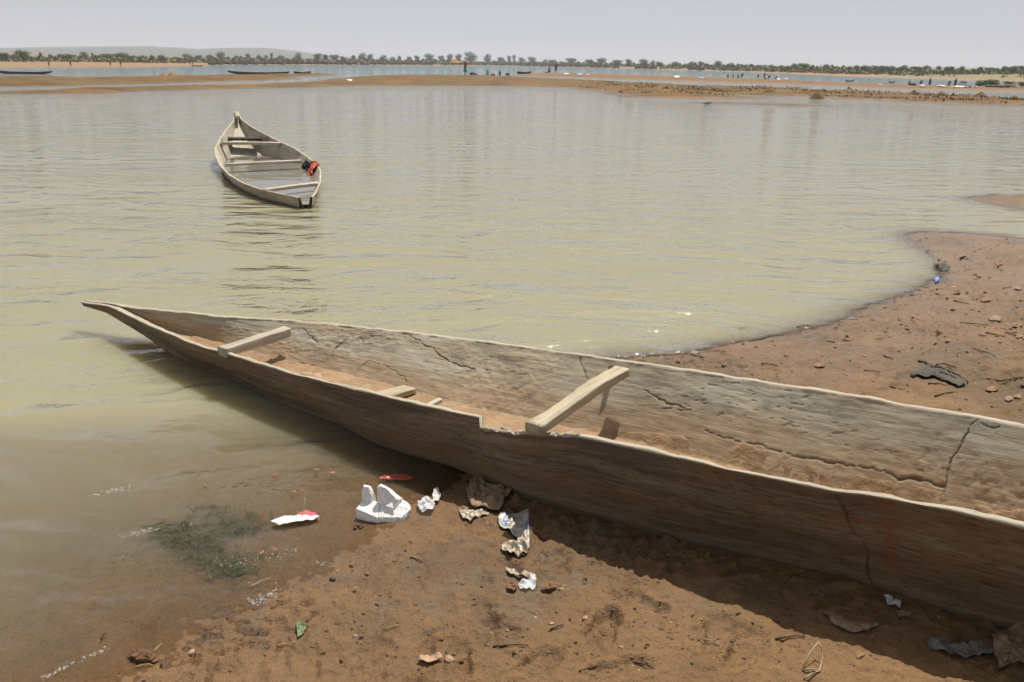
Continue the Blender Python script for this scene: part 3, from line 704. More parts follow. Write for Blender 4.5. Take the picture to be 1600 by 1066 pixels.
# seat board on blocks near the bow
A = G(357, 217, .34); B = G(407, 217, .34)
sb = beam('seat_board', [A, B], [.34, .34], [.045, .045], AX2.tolist() + [0], WOODDARK, PIR2, 8, 10)
A = G(370, 229, .10); B = G(403, 229, .10)
MOSS = simple_mat('mossy_bundle', (.40, .24, .10), (.12, .13, .04), 14, .9, .01)
bnd = bmesh.new()
for k_ in range(9):
    q = Vector(A).lerp(Vector(B), (k_ + .3) / 9); r_ = .09 + .05 * random.random()
    mt = Matrix.Translation(q + Vector((random.uniform(-.03, .03), random.uniform(-.1, .1), random.uniform(-.02, .06)))) @ Matrix.Diagonal((r_ * 1.2, r_ * 1.1, r_ * .8, 1))
    bmesh.ops.create_icosphere(bnd, subdivisions=2, radius=1, matrix=mt)
for v_ in bnd.verts: v_.co += Vector((random.uniform(-1, 1), random.uniform(-1, 1), random.uniform(-1, 1))) * .016
me = bpy.data.meshes.new('litter_heap'); bnd.to_mesh(me); bnd.free(); me.materials.append(MOSS)
tag(link('litter_heap', me), 'heap of rotting leaves lying in the bow of the flooded pirogue', 'rubbish')
# ribs: thin timbers on the inner walls under the thwarts
for (pa, pb) in (((436, 226), (428, 240)), ((346, 226), (352, 243))):
    A = G(*pa, .3); B = G(*pb, .08)
    beam('rib', [A, B], [.03, .03], [.03, .03], (1, 0, 0), WOODGREY, PIR2, 6, 6)

# cloth helper ------------------------------------------------------
def crumple(name, pts, z0, amp, mat, seed=1, nr=12, na=48, thick=.0012, freq=18, follow=True, lift=.004, parent=None, fold=None):
    """crumpled sheet whose outline is given by ground points (world x,y)"""
    P_ = np.array([(p[0], p[1]) for p in pts]); c_ = P_.mean(0)
    Q = np.vstack([P_, P_[:1]]); L = np.concatenate([[0], np.cumsum(np.linalg.norm(np.diff(Q, axis=0), axis=1))])
    s_ = np.linspace(0, L[-1], na, endpoint=False); B_ = np.stack([np.interp(s_, L, Q[:, 0]), np.interp(s_, L, Q[:, 1])], 1)
    size = L[-1] / 6
    vs = []
    for i in range(1, nr + 1):
        f = (i / nr) ** .8
        B2 = c_ + (B_ - c_) * f * (1 + (.05 * pn(s_ / size * 2.5, s_ * 0 + i * .2, seed))[:, None])
        vs.append(B2)
    XY = np.vstack([[c_], *vs]); x = XY[:, 0]; y = XY[:, 1]
    fr = freq
    rid = 1 - np.abs(fbm(x * fr, y * fr, 2, seed)) * 2.2
    hz = amp * .7 * (.5 * rid + .6 * fbm(x * fr * 2.3, y * fr * 2.3, 2, seed + 1)) + amp * .5
    hz = np.maximum(hz, 0)
    zg = np.maximum(terrain(x, y)[0], z0 if z0 is not None else -9) if follow else np.full(len(x), z0)
    V_ = np.stack([x, y, zg + hz + lift], 1)
    f3 = [(0, 1 + j, 1 + (j + 1) % na) for j in range(na)]
    for i in range(nr - 1):
        for j in range(na):
            a = 1 + i * na + j; b = 1 + i * na + (j + 1) % na; f3 += [(a, a + na, b + na), (a, b + na, b)]
    me = mesh_np(name, V_, np.array(f3), mat, True)
    o = link(name, me, parent); sd_ = o.modifiers.new('thickness', 'SOLIDIFY'); sd_.thickness = thick
    return o

CLOTH_O = simple_mat('orange_cloth', (.62, .13, .05), (.35, .07, .04), 25, .9, .01)
CLOTH_D = simple_mat('dark_drape', (.03, .03, .03), (.015, .015, .018), 60, .9, .01)
def inner_wall2(f, t_):        # a point of the right inner wall of the flooded pirogue: f along it, t_ 0 rim .. 1 floor
    a = S2[0] + (S2[-1] - S2[0]) * f
    n_ = np.interp(a, S2, rr) - .035; nf = np.interp(a, S2, nbr - .03); zt_ = np.interp(a, S2, zr2); zf_ = np.interp(a, S2, bz + .07)
    if t_ < 0: n_ += .035 + .02 * min(1, -t_ * 6); z_ = zt_ + .012 if t_ > -.12 else zt_ + .012 + (t_ + .12) * .35
    else: n_ = n_ + (nf - n_) * t_ - .014; z_ = zt_ + .014 + (zf_ - zt_) * t_
    return (a * AX2[0] + n_ * NX2[0], a * AX2[1] + n_ * NX2[1], z_)
def drape(name, f0, f1, t0, t1, skew, mat, label, seed):
    n_, m_ = 30, 22; V_ = []
    for i in range(n_):
        tt = t0 + (t1 - t0) * i / (n_ - 1)
        for j in range(m_):
            ff = f0 + (f1 - f0) * j / (m_ - 1) + skew * (i / (n_ - 1)) + .010 * float(pn(i * .35, j * .12 + (0 if j < m_ / 2 else 7), seed))
            p = np.array(inner_wall2(ff, tt)); V_.append(p + np.array((-.020, -.012, .016)) * (1.1 + 1.6 * float(pn(j * .55 + i * .1, i * .17, seed + 2))) + .004 * rng.normal(size=3))
    o = link(name, mesh_np(name, V_, grid_faces(n_, m_), mat), None); o.modifiers.new('thickness', 'SOLIDIFY').thickness = .008
    tag(o, label, 'cloth'); return o
drape('orange_cloth', .385, .445, -.35, .85, -.045, CLOTH_O, 'orange cloth hung over the side of the flooded pirogue', 4)
drape('dark_drape', .425, .50, .15, .92, -.03, CLOTH_D, 'dark sheet against the inner side of the flooded pirogue', 5)  # dark sheet lying on the inner wall beside the orange cloth

# ================================================================== LITTER AND THINGS ON THE MUD
FOAM = NT('white_foam'); oc = FOAM.obj(); fv = FOAM.n('ShaderNodeTexVoronoi'); FOAM.l(oc, fv.inputs['Vector']); fv.inputs['Scale'].default_value = 220
fn = FOAM.noise(oc, 22, 4); FOAM = FOAM.done(FOAM.bsdf(FOAM.mix(FOAM.map(fn, .58, .75, 0, .6), (.90, .89, .87), (.60, .47, .35)), .7, FOAM.bump(FOAM.math('MULTIPLY', fv.outputs['Distance'], .004), 1.0), .3))
def chunk(bm, pts, cuts=3, jitter=.003):
    b2 = bmesh.new()
    vs = [b2.verts.new(p) for p in pts]
    bmesh.ops.convex_hull(b2, input=vs)
    bmesh.ops.subdivide_edges(b2, edges=b2.edges[:], cuts=cuts, use_grid_fill=True)
    bmesh.ops.triangulate(b2, faces=b2.faces[:])
    for v in b2.verts:
        n_ = v.normal if v.normal.length > 0 else Vector((0, 0, 1))
        v.co += Vector((random.uniform(-1, 1), random.uniform(-1, 1), random.uniform(-1, 1))) * jitter
    tmp = bpy.data.meshes.new('t'); b2.to_mesh(tmp); b2.free(); bm.from_mesh(tmp); bpy.data.meshes.remove(tmp)
fp = on(600, 822); sc_ = fp.y / math.cos(.55) / F * 1.06     # metres per picture pixel here
def fpt(px, py, dpt=0.0):       # px,py measured from the block's lower edge at (600,822)
    x_ = (px - 600) * sc_; up_ = (822 - py) * sc_ / math.cos(.52)
    return Vector((fp.x + x_, fp.y + dpt - .22 * x_, fp.z - .015 + max(up_ - dpt * .62, 0)))
bm = bmesh.new()
chunk(bm, [(-.104, -.045, 0), (-.012, -.060, 0), (-.100, .030, 0), (-.01, .03, 0), (-.106, -.040, .052), (-.016, -.056, .034), (-.092, .012, .068), (-.020, .010, .060)], 3, .0014)
chunk(bm, [(-.020, -.058, 0), (.080, -.036, 0), (.104, .012, 0), (-.01, .05, 0), (-.018, -.054, .030), (.078, -.030, .026), (.106, .010, .044), (.092, .040, .050), (-.01, .02, .074), (.050, .045, .070)], 3, .002)
chunk(bm, [(-.094, .004, .03), (-.046, -.004, .03), (-.088, .040, .03), (-.044, .036, .03), (-.100, .016, .104), (-.090, .012, .128), (-.068, .012, .124), (-.058, .020, .104), (-.094, .040, .120), (-.066, .040, .112), (-.044, .022, .072)], 3, .0018)
chunk(bm, [(-.030, .000, .02), (.046, -.012, .02), (-.026, .046, .02), (.066, .040, .02), (-.032, .012, .126), (-.022, .008, .136), (.004, .010, .130), (-.024, .038, .132), (.010, .036, .118), (.024, .016, .098), (.050, .006, .082), (.064, .034, .072)], 3, .0018)
chunk(bm, [(.002, -.034, .01), (.052, -.036, .01), (.046, .0, .02), (.006, .0, .02), (.010, -.022, .066), (.040, -.020, .058), (.030, .006, .084)], 2, .0018)
ctr_ = on(600, 812)
for v in bm.verts: v.co.z = max(v.co.z, -.002)
me = bpy.data.meshes.new('foam_block'); bm.to_mesh(me); bm.free(); me.materials.append(FOAM)
fo_ = link('foam_block', me, None, ctr_ + Vector((0, .03, -.008))); fo_.rotation_euler.z = -.15
tag(fo_, 'broken white foam block standing at the water edge below the near pirogue', 'foam block')

PAPER = simple_mat('brown_paper', (.30, .20, .12), (.20, .13, .08), 30, .8, .004)
PLAST = NT('dirty_plastic'); oc = PLAST.obj(); pnz = PLAST.noise(oc, 24, 5)
PLAST = PLAST.done(PLAST.bsdf(PLAST.mix(PLAST.map(pnz, .4, .65), (.40, .33, .25), (.24, .17, .10)), .28, PLAST.bump(pnz, .008), .6, Transmission_Weight=.0))
CLEAR = NT('clear_plastic'); CLEAR = CLEAR.done(CLEAR.bsdf((.75, .76, .78), .18, None, .6, Alpha=.55))
BLUEP = NT('printed_plastic'); oc = BLUEP.obj(); bn1 = BLUEP.noise(oc, 9, 2); bn2 = BLUEP.noise(oc, 30, 5)
BLUEP = BLUEP.done(BLUEP.bsdf(BLUEP.mix(BLUEP.map(bn1, .56, .62), BLUEP.mix(BLUEP.map(bn2, .4, .65), (.40, .38, .33), (.27, .20, .13)), (.10, .16, .35)), .35, BLUEP.bump(bn2, .006), .5))
REDP = simple_mat('red_plastic', (.42, .07, .04), (.2, .03, .02), 20, .4, .004)
PINK = simple_mat('pink_plastic', (.50, .08, .15), (.35, .10, .10), 20, .5, .004)
YELL = simple_mat('yellow_straw', (.70, .52, .12), (.5, .33, .08), 30, .6, .001)
WHITE = simple_mat('white_fibre', (.74, .72, .69), (.5, .48, .45), 60, .6, .002, .5, (1, 6, 1))
LEAFG = simple_mat('green_leaf', (.16, .20, .09), (.09, .12, .05), 30, .6, .002)
LEAFB = simple_mat('dead_leaf', (.28, .15, .07), (.14, .07, .035), 30, .8, .003)
STRAW = simple_mat('straw', (.46, .34, .19), (.3, .2, .1), 40, .8, .001)
TWIG = simple_mat('dark_twig', (.07, .045, .03), (.03, .02, .015), 60, .9, .002)
TWIGP = simple_mat('pale_twig', (.42, .33, .24), (.25, .18, .12), 60, .8, .002)
PEB = simple_mat('pebble', (.42, .27, .17), (.3, .18, .11), 20, .7, .002)
CLOD = simple_mat('mud_clod', (.17, .085, .04), (.09, .045, .025), 60, .9, .006)
RAG = simple_mat('grey_rag', (.20, .19, .16), (.09, .085, .07), 30, .9, .008)
BAGD = simple_mat('black_green_rag', (.095, .085, .06), (.04, .036, .028), 30, .8, .01)
def stick(name, pts_, r_, mat, parent=None, n_=5):
    P_ = np.array([tuple(p) for p in pts_]); nseg = len(P_); V_ = []
    for i in range(nseg):
        d_ = P_[min(i + 1, nseg - 1)] - P_[max(i - 1, 0)]; d_ = Vector(d_).normalized(); u_ = d_.orthogonal().normalized(); w_ = d_.cross(u_)
        rr_ = r_ * (1 - .45 * i / max(nseg - 1, 1)) * (1 + .2 * random.uniform(-1, 1))
        for j in range(n_):
            a = 2 * math.pi * j / n_; V_.append(Vector(P_[i]) + u_ * math.cos(a) * rr_ + w_ * math.sin(a) * rr_)
    Fq = grid_faces(nseg, n_, True); tri = np.vstack([Fq[:, [0, 1, 2]], Fq[:, [0, 2, 3]], [[0, j + 1, j] for j in range(1, n_ - 1)], [[(nseg - 1) * n_, (nseg - 1) * n_ + j, (nseg - 1) * n_ + j + 1] for j in range(1, n_ - 1)]])
    return link(name, mesh_np(name, [tuple(v) for v in V_], tri, mat, True), parent)
def ow(pts): return [on(x, y) for x, y in pts]
def sheet(name, pxs, amp, mat, label, cat, seed, zmin=0.0, **k):
    o = crumple(name, ow(pxs), zmin, amp, mat, seed, **k); return tag(o, label, cat)
sheet('paper_bag', [(728, 770), (738, 752), (750, 750), (765, 765), (790, 768), (800, 772), (788, 785), (785, 800), (760, 800), (735, 795)], .028, PAPER, 'crumpled brown paper bag in the shade of the near pirogue', 'bag', 11)
sheet('torn_paper', [(717, 798), (735, 797), (760, 800), (765, 806), (735, 817), (722, 812)], .012, PLAST, 'torn pale scrap lying just below the brown paper bag', 'litter', 12)
sheet('plastic_bag', [(778, 812), (800, 802), (826, 798), (827, 830), (828, 858), (824, 868), (808, 858), (812, 848), (795, 830), (780, 822)], .012, BLUEP, 'dirty clear plastic bag with blue print half in the shadow', 'bag', 13)
sheet('crushed_plastic', [(783, 856), (796, 852), (806, 850), (820, 858), (826, 868), (808, 874), (798, 872), (786, 866)], .022, PLAST, 'crushed piece of pale plastic at the lower end of the printed bag', 'litter', 14)
sheet('plastic_strip', [(790, 890), (800, 887), (822, 896), (838, 903), (838, 910), (815, 902), (792, 897)], .012, PLAST, 'twisted strip of pale plastic on the sunlit mud', 'litter', 15)
sheet('plastic_film', [(810, 916), (826, 905), (838, 908), (836, 922), (822, 926), (812, 922)], .012, CLEAR, 'clear plastic film beside the twisted strip', 'litter', 16)
sheet('dead_leaf', [(791, 918), (803, 914), (810, 920), (804, 928), (793, 925)], .016, LEAFB, 'curled brown leaf left of the clear film', 'leaf', 17, freq=30)
sheet('dead_leaf', [(846, 920), (858, 914), (868, 913), (872, 920), (858, 928), (848, 926)], .016, LEAFB, 'curled brown leaf right of the clear film', 'leaf', 18, freq=30)
sheet('red_plastic', [(590, 750), (605, 744), (630, 744), (650, 748), (640, 753), (610, 752)], .006, REDP, 'flat red plastic strip in the shaded shallow water', 'litter', 19)
sheet('plastic_cup', [(653, 790), (662, 786), (676, 787), (680, 796), (676, 804), (660, 805), (653, 798)], .03, CLEAR, 'crushed clear plastic cup right of the white foam block', 'litter', 20)
sheet('plastic_shard', [(675, 780), (680, 772), (685, 771), (689, 779), (686, 788), (678, 788)], .03, WHITE, 'small white plastic shard beyond the crushed cup', 'litter', 21)
sheet('torn_sheet', [(1286, 960), (1300, 958), (1312, 966), (1340, 980), (1368, 976), (1372, 980), (1345, 990), (1318, 988), (1295, 974)], .010, PAPER, 'curved scrap of brown paper in the shadow near the pirogue', 'litter', 22)
sheet('white_scrap', [(1380, 938), (1392, 937), (1398, 944), (1407, 945), (1405, 955), (1390, 952)], .018, WHITE, 'small white scrap close under the near pirogue hull', 'litter', 23)
sheet('paper_scrap', [(1400, 960), (1412, 957), (1424, 961), (1420, 970), (1404, 968)], .012, PAPER, 'square brown scrap beside the small white one', 'litter', 24)
sheet('grey_rag', [(1445, 1004), (1470, 1002), (1500, 1012), (1530, 1010), (1555, 1018), (1540, 1030), (1505, 1032), (1480, 1025), (1450, 1016)], .02, RAG, 'long twisted grey rag in the shadow at the lower right', 'rag', 25)
sheet('brown_bag', [(1548, 1000), (1575, 988), (1610, 992), (1620, 1030), (1590, 1040), (1565, 1050), (1552, 1030)], .02, PAPER, 'large flattened brown bag in the lower right corner', 'bag', 26)
sheet('green_leaf', [(462, 978), (466, 973), (479, 978), (476, 988), (466, 1000)], .006, LEAFG, 'fallen green leaf on the mud near the water edge', 'leaf', 27, freq=30)
sheet('black_rag', [(1422, 588), (1436, 578), (1452, 572), (1475, 578), (1490, 588), (1508, 600), (1500, 607), (1480, 600), (1462, 590), (1440, 592), (1426, 592)], .018, BAGD, 'dark rag and roots lying on the mud bank behind the near pirogue', 'rag', 28, freq=34)
for (x0_, y0_, x1_, y1_) in [(1434, 566, 1462, 580), (1450, 574, 1500, 590), (1470, 584, 1508, 606), (1424, 584, 1450, 580), (1490, 590, 1512, 600), (1462, 572, 1494, 577)]:
    ra_ = on(x0_, y0_, .01); rb_ = on(x1_, y1_, .012); tag(stick('root', [ra_, ra_.lerp(rb_, .4) + Vector((.01, .02, .006)), ra_.lerp(rb_, .7) + Vector((.01, -.02, .004)), rb_], .006, TWIG), 'dark root tangled with the rag on the mud bank', 'root', 'roots tangled with the dark rag')
sheet('dark_litter', [(1458, 416), (1470, 416), (1484, 420), (1482, 424), (1466, 423), (1458, 420)], .03, BAGD, 'dark clump of debris at the tip of the mud bank', 'rubbish', 29)
sheet('blue_bag', [(1459, 436), (1466, 434), (1468, 440), (1462, 443)], .012, simple_mat('blue_plastic', (.10, .2, .5), None, 20, .4), 'scrap of bright blue plastic by the bank edge', 'litter', 30)
sheet('blue_sheet', [(1376, 436), (1400, 434), (1440, 440), (1436, 446), (1400, 446), (1380, 442)], .001, simple_mat('sunken_blue', (.10, .11, .14), (.15, .12, .1), 8, .6), 'blue grey sheet lying in the shallows off the bank', 'litter', 31, zmin=-.03, lift=.002)
# floating feather-like scrap with pink and yellow
fl_ = thing('floating_wrapper', 'white fibrous scrap with pink and yellow tassel floating in the shallows', 'litter', (0, 0, 0))
crumple('white_scrap', [G(x, y, .004) for x, y in [(422, 818), (440, 811), (465, 808), (500, 809), (490, 815), (460, 819), (435, 823)]], .004, .008, WHITE, 33, follow=False, parent=fl_)
crumple('pink_wrapper', [G(x, y, .002) for x, y in [(466, 803), (478, 799), (494, 802), (500, 812), (480, 817), (466, 816)]], .000, .006, PINK, 34, follow=False, lift=.002, parent=fl_)
q0 = G(472, 808, .012); q1 = q0 + Vector((.012, .02, .075))
stick('straw', [q0, q0.lerp(q1, .5), q1], .0015, YELL, fl_)
for k_ in range(9):
    b_ = q0 + Vector((-.025 + .006 * k_, .012, -.004)); stick('tassel', [b_, b_ + Vector((random.uniform(-.006, .006), .006, .022))], .0012, YELL, fl_, 4)

# forked twig lower right
tb_ = thing('forked_twig', 'pale forked twig standing up from the mud at the lower right', 'twig', (0, 0, 0))
top_ = on(1278, 1004); top_.z += .05; top_ = G(1278, 1004, top_.z)
l1 = on(1254, 1048, .002); r1 = on(1284, 1036, .015); r2 = on(1280, 1050, .004); r3 = on(1256, 1062, .002)
stick('branch', [l1, l1.lerp(top_, .5) + Vector((-.004, 0, .01)), top_], .0032, TWIGP, tb_)
stick('branch', [r3, r2.lerp(r3, .5) + Vector((0, 0, .004)), r2, r1, r1.lerp(top_, .6) + Vector((.006, 0, .004)), top_], .0038, TWIGP, tb_)
stick('branch', [l1, l1.lerp(r2, .5) + Vector((0, 0, .006)), r2], .003, TWIGP, tb_)

# single small bits, each where the photo shows one
def pebble(px, py, size, mat, name, label, cat, flat=.6):
    p_ = on(px, py); bm = bmesh.new(); bmesh.ops.create_icosphere(bm, subdivisions=2, radius=size)
    for v in bm.verts: v.co *= 1 + .18 * random.uniform(-1, 1); v.co.z *= flat; v.co.x *= 1.2
    me = bpy.data.meshes.new(name); bm.to_mesh(me); bm.free(); me.materials.append(mat)
    for f in me.polygons: f.use_smooth = True
    o = link(name, me, None, p_ + Vector((0, 0, size * flat * .45))); o.rotation_euler.z = random.uniform(0, 6); return tag(o, label, cat)
pebble(299, 1022, .012, PEB, 'pebble', 'round tan pebble on the wet mud at the lower left', 'pebble', .75)
pebble(520, 907, .010, BAGD, 'pebble', 'small black pebble at the water edge', 'pebble', .8)
pebble(702, 1032, .014, PEB, 'pebble', 'orange tan pebble at the bottom centre of the mud', 'pebble')
pebble(915, 967, .011, PEB, 'pebble', 'pale tan pebble near the edge of the shadow', 'pebble')
sheet('dead_leaf', [(652, 1036), (668, 1026), (690, 1028), (692, 1034), (670, 1040)], .01, PEB, 'pale dry leaf at the bottom edge of the mud', 'leaf', 35)
for px, py, s_, lb in [(230, 1028, .04, 'lump of crumbled dark mud at the lower left water edge'), (212, 1022, .022, 'smaller mud lump left of the crumbled one'), (560, 824, .02, 'mud lump by the foot of the foam block')]:
    bm = bmesh.new()
    for k_ in range(9):
        mt = Matrix.Translation(Vector((random.gauss(0, s_ * .5), random.gauss(0, s_ * .35), random.uniform(0, s_ * .3)))) @ Matrix.Diagonal((s_ * .4, s_ * .35, s_ * .28, 1))
        bmesh.ops.create_icosphere(bm, subdivisions=1, radius=1, matrix=mt)
    for v in bm.verts: v.co += Vector((random.uniform(-1, 1), random.uniform(-1, 1), random.uniform(-1, 1))) * s_ * .09
    me = bpy.data.meshes.new('mud_lump'); bm.to_mesh(me); bm.free(); me.materials.append(CLOD)
    tag(link('mud_lump', me, None, on(px, py)), lb, 'mud lump')

# sticks and straws: (x0,y0,x1,y1,material,group)
ST = [(392, 918, 424, 905, 1, 0), (240, 1019, 255, 1007, 1, 0), (432, 1010, 463, 1005, 1, 0), (212, 1043, 240, 1041, 1, 0), (1440, 553, 1455, 545, 1, 1), (1368, 530, 1385, 528, 1, 1), (1434, 566, 1480, 577, 0, 1),
      (1450, 600, 1480, 604, 0, 1), (1460, 620, 1495, 614, 0, 1), (1316, 532, 1330, 534, 0, 1), (1350, 579, 1376, 582, 0, 1), (1380, 556, 1395, 562, 0, 1), (1540, 592, 1580, 600, 0, 1), (1556, 597, 1600, 590, 0, 1),
      (1245, 512, 1268, 510, 0, 1), (1080, 555, 1100, 560, 0, 1), (1285, 533, 1305, 536, 0, 1), (1212, 1000, 1258, 996, 0, 2), (1338, 1030, 1352, 1024, 1, 2), (770, 1012, 826, 1010, 0, 2), (640, 872, 660, 880, 0, 2), (1540, 520, 1570, 528, 0, 1),
      (1570, 520, 1600, 532, 0, 1), (1490, 470, 1515, 476, 0, 1), (1555, 452, 1580, 449, 0, 1), (1500, 505, 1540, 509, 0, 1), (1390, 605, 1420, 613, 0, 1), (1190, 568, 1215, 573, 0, 1), (1130, 572, 1142, 569, 1, 1), (1520, 545, 1556, 558, 0, 1), (158, 1000, 166, 992, 0, 0),
      (860, 985, 880, 978, 0, 2), (985, 1035, 1020, 1045, 0, 2), (1100, 1000, 1125, 1010, 1, 2), (600, 985, 622, 978, 1, 2), (905, 1050, 940, 1042, 0, 2)]
GRP = ['straws and twigs on the wet mud at the lower left', 'twigs and straws littering the mud bank behind the near pirogue', 'twigs on the mud in front of the near pirogue']
for k_, (x0, y0, x1, y1, mt_, g_) in enumerate(ST):
    a = on(x0, y0, .003); b = on(x1, y1, .004); m1_ = on((x0 + x1) / 2, (y0 + y1) / 2 + random.uniform(-2, 1), .006)
    wv = (b - a).length
    o = stick('straw' if mt_ else 'twig', [a, a.lerp(m1_, .5), m1_, m1_.lerp(b, .5) + Vector((0, 0, .002)), b], .0016 + .0008 * (a.y / 3) + (.0012 if not mt_ else 0), STRAW if mt_ else TWIG)
    tag(o, ('pale straw lying on the mud ' if mt_ else 'thin dark twig lying on the mud ') + ('near the water edge at lower left', 'bank behind the near pirogue', 'in front of the near pirogue')[g_], 'straw' if mt_ else 'twig', GRP[g_])
PEBD = simple_mat('muddy_scrap', (.26, .175, .11), (.19, .12, .07), 12, .8, .002)
# dead leaves and scraps
LV = [(1085, 553, 16), (1060, 566, 10), (1160, 512, 14), (1130, 573, 8), (1280, 572, 22), (1555, 500, 26), (1590, 510, 22), (1467, 520, 12), (1480, 534, 10), (1592, 528, 12), (1550, 610, 24), (1575, 625, 18), (1590, 622, 16), (1560, 412, 18), (1505, 402, 12),
      (1590, 452, 14), (128 + 1100, 556, 8), (1190, 596, 12), (1495, 458, 12), (1540, 470, 18), (550, 884, 12), (555, 923, 9), (322, 762, 14), (430, 745, 12), (460, 773, 12), (470, 768, 8), (495, 738, 12), (520, 742, 12), (430, 862, 16), (410, 867, 12)]
for k_, (x, y, s_) in enumerate(LV):
    n_ = 7; pts_ = [(x + s_ * .5 * math.cos(a) * random.uniform(.6, 1.1), y + s_ * .22 * math.sin(a) * random.uniform(.6, 1.1)) for a in [2 * math.pi * j / n_ for j in range(n_)]]
    inw = x < 530 and y < 880
    mt_ = [PEBD, LEAFB, PEBD][k_ % 3] if not inw else [LEAFB, simple_mat('wet_leaf', (.30, .13, .08), (.18, .07, .04), 30, .4)][k_ % 2]
    p0_ = on(x, y)
    o = crumple('dead_leaf', [on(*q) for q in pts_], 0.0, (.010 if x < 1000 else .005) * (p0_.y / 3) ** .8, mt_, 60 + k_, nr=5, na=18, freq=30 / (p0_.y / 3) ** .8)
    tag(o, 'dead leaf floating in the shallows by the bow' if inw else ('pale dry scrap lying on the mud bank behind the near pirogue' if x > 1000 else 'small dry leaf on the mud by the water edge'), 'leaf', 'dead leaves in the shallows' if inw else ('dry leaves and scraps on the far mud bank' if x > 1000 else 'small leaves near the water edge'))

# crumbs of mud and dark specks: nobody could count these
def scatter(name, boxes, n_, smin, smax, mat, seed, flat=.5, minz=-.005):
    r_ = np.random.default_rng(seed); bm = bmesh.new(); bmesh.ops.create_icosphere(bm, subdivisions=1, radius=1); bv = np.array([v.co[:] for v in bm.verts]); bf = np.array([[v.index for v in f.verts] for f in bm.faces]); bm.free()
    xs = []; ys = []
    while len(xs) < n_:
        (x0, y0, x1, y1) = boxes[r_.integers(len(boxes))]
        p = G(r_.uniform(x0, x1), r_.uniform(y0, y1)); xs.append(p.x); ys.append(p.y)
    xs = np.array(xs); ys = np.array(ys); T_ = terrain(xs, ys); hz = T_[0]
    cl = fbm(xs * 3, ys * 3, 3, seed) > r_.uniform(-.5, .5, len(xs))
    ok = (hz > minz) & cl; xs = xs[ok]; ys = ys[ok]; hz = hz[ok]; n2_ = len(xs)
    s_ = (smin + (smax - smin) * r_.random(n2_) ** 3) * np.clip(np.hypot(xs, ys) / 3, 1, 2.2)
    V_ = bv[None] * (1 + .35 * r_.uniform(-1, 1, (n2_, len(bv), 1))) * s_[:, None, None] * np.array((1, 1, flat))
    V_[:, :, 0] *= (1 + r_.random(n2_))[:, None]
    an = r_.uniform(-.7, .7, n2_); cx, sx = np.cos(an)[:, None], np.sin(an)[:, None]
    X_ = V_[:, :, 0] * cx - V_[:, :, 1] * sx + xs[:, None]; Y_ = V_[:, :, 0] * sx + V_[:, :, 1] * cx + ys[:, None]
    P_ = np.stack([X_, Y_, V_[:, :, 2] + hz[:, None] + (s_ * flat * .2)[:, None]], -1).reshape(-1, 3)
    Fz = (bf[None] + (np.arange(n2_) * len(bv))[:, None, None]).reshape(-1, 3)
    o = link(name, mesh_np(name, P_, Fz, mat, True)); return o
MUDB = simple_mat('mud_crumb', (.20, .11, .055), (.12, .065, .035), 40, .8, .004)
nearbox = [(150, 850, 1600, 1066), (500, 830, 1300, 1066), (1000, 500, 1600, 700), (1380, 370, 1600, 560), (560, 850, 1500, 1066)]
tag(scatter('mud_crumbs', nearbox, 2600, .0015, .0060, MUDB, 5), 'small crumbs and clods of mud over the bank', 'mud crumbs', kind='stuff')
tag(scatter('dark_specks', nearbox, 1500, .0015, .006, TWIG, 6, .45), 'dark specks of plant litter over the mud', 'litter', kind='stuff')
tag(scatter('pale_specks', [(1050, 480, 1600, 660), (1050, 480, 1600, 660), (500, 850, 1500, 1066)], 500, .0015, .006, STRAW, 8, .4), 'pale chips and straw dust over the mud', 'litter', kind='stuff')

# pale beads added on the water to stand in for sun glints on ripples
GLINT = NT('glint_bead'); GLINT = GLINT.done(GLINT.bsdf((.8, .8, .78), .05, None, .7, Alpha=.2))
def glint_beads(name, spots, label):
    r_ = np.random.default_rng(3); bm = bmesh.new(); bmesh.ops.create_icosphere(bm, subdivisions=2, radius=1); bv = np.array([v.co[:] for v in bm.verts]); bf = np.array([[v.index for v in f.verts] for f in bm.faces]); bm.free()
    Vs = []; Fs = []; k_ = 0
    for (x0, y0, x1, y1, wd, n_, s_) in spots:
        for _ in range(n_):
            f = r_.random(); p = G(x0 + (x1 - x0) * f + r_.normal() * wd, y0 + (y1 - y0) * f + r_.normal() * wd * .45); q = s_ * (.3 + 1.1 * r_.random() ** 2)
            zt = max(0.0, float(terrain([p.x], [p.y])[0][0]))
            Vs.append(bv * q * np.array((1, 1, .75)) + np.array((p.x, p.y, zt + q * .1))); Fs.append(bf + k_); k_ += len(bv)
    return tag(link(name, mesh_np(name, np.vstack(Vs), np.vstack(Fs), GLINT)), label, 'glint', kind='stuff')
glint_beads('glint_beads', [(142, 775, 205, 762, 4, 60, .0045), (183, 838, 250, 826, 5, 70, .0045), (265, 822, 312, 820, 4, 26, .004), (60, 1062, 172, 1012, 3, 60, .004), (345, 885, 420, 868, 8, 40, .004), (395, 942, 432, 925, 7, 70, .004), (385, 912, 430, 912, 4, 24, .003),
    (495, 880, 528, 885, 5, 30, .0035), (430, 870, 475, 858, 6, 34, .0035), (1005, 520, 1060, 510, 8, 30, .006), (940, 462, 970, 462, 4, 24, .006), (1075, 455, 1105, 454, 4, 14, .006), (1440, 460, 1480, 440, 8, 36, .009), (843, 438, 860, 440, 3, 12, .006)], 'clusters of small pale beads standing in for sun glints at the water edge')

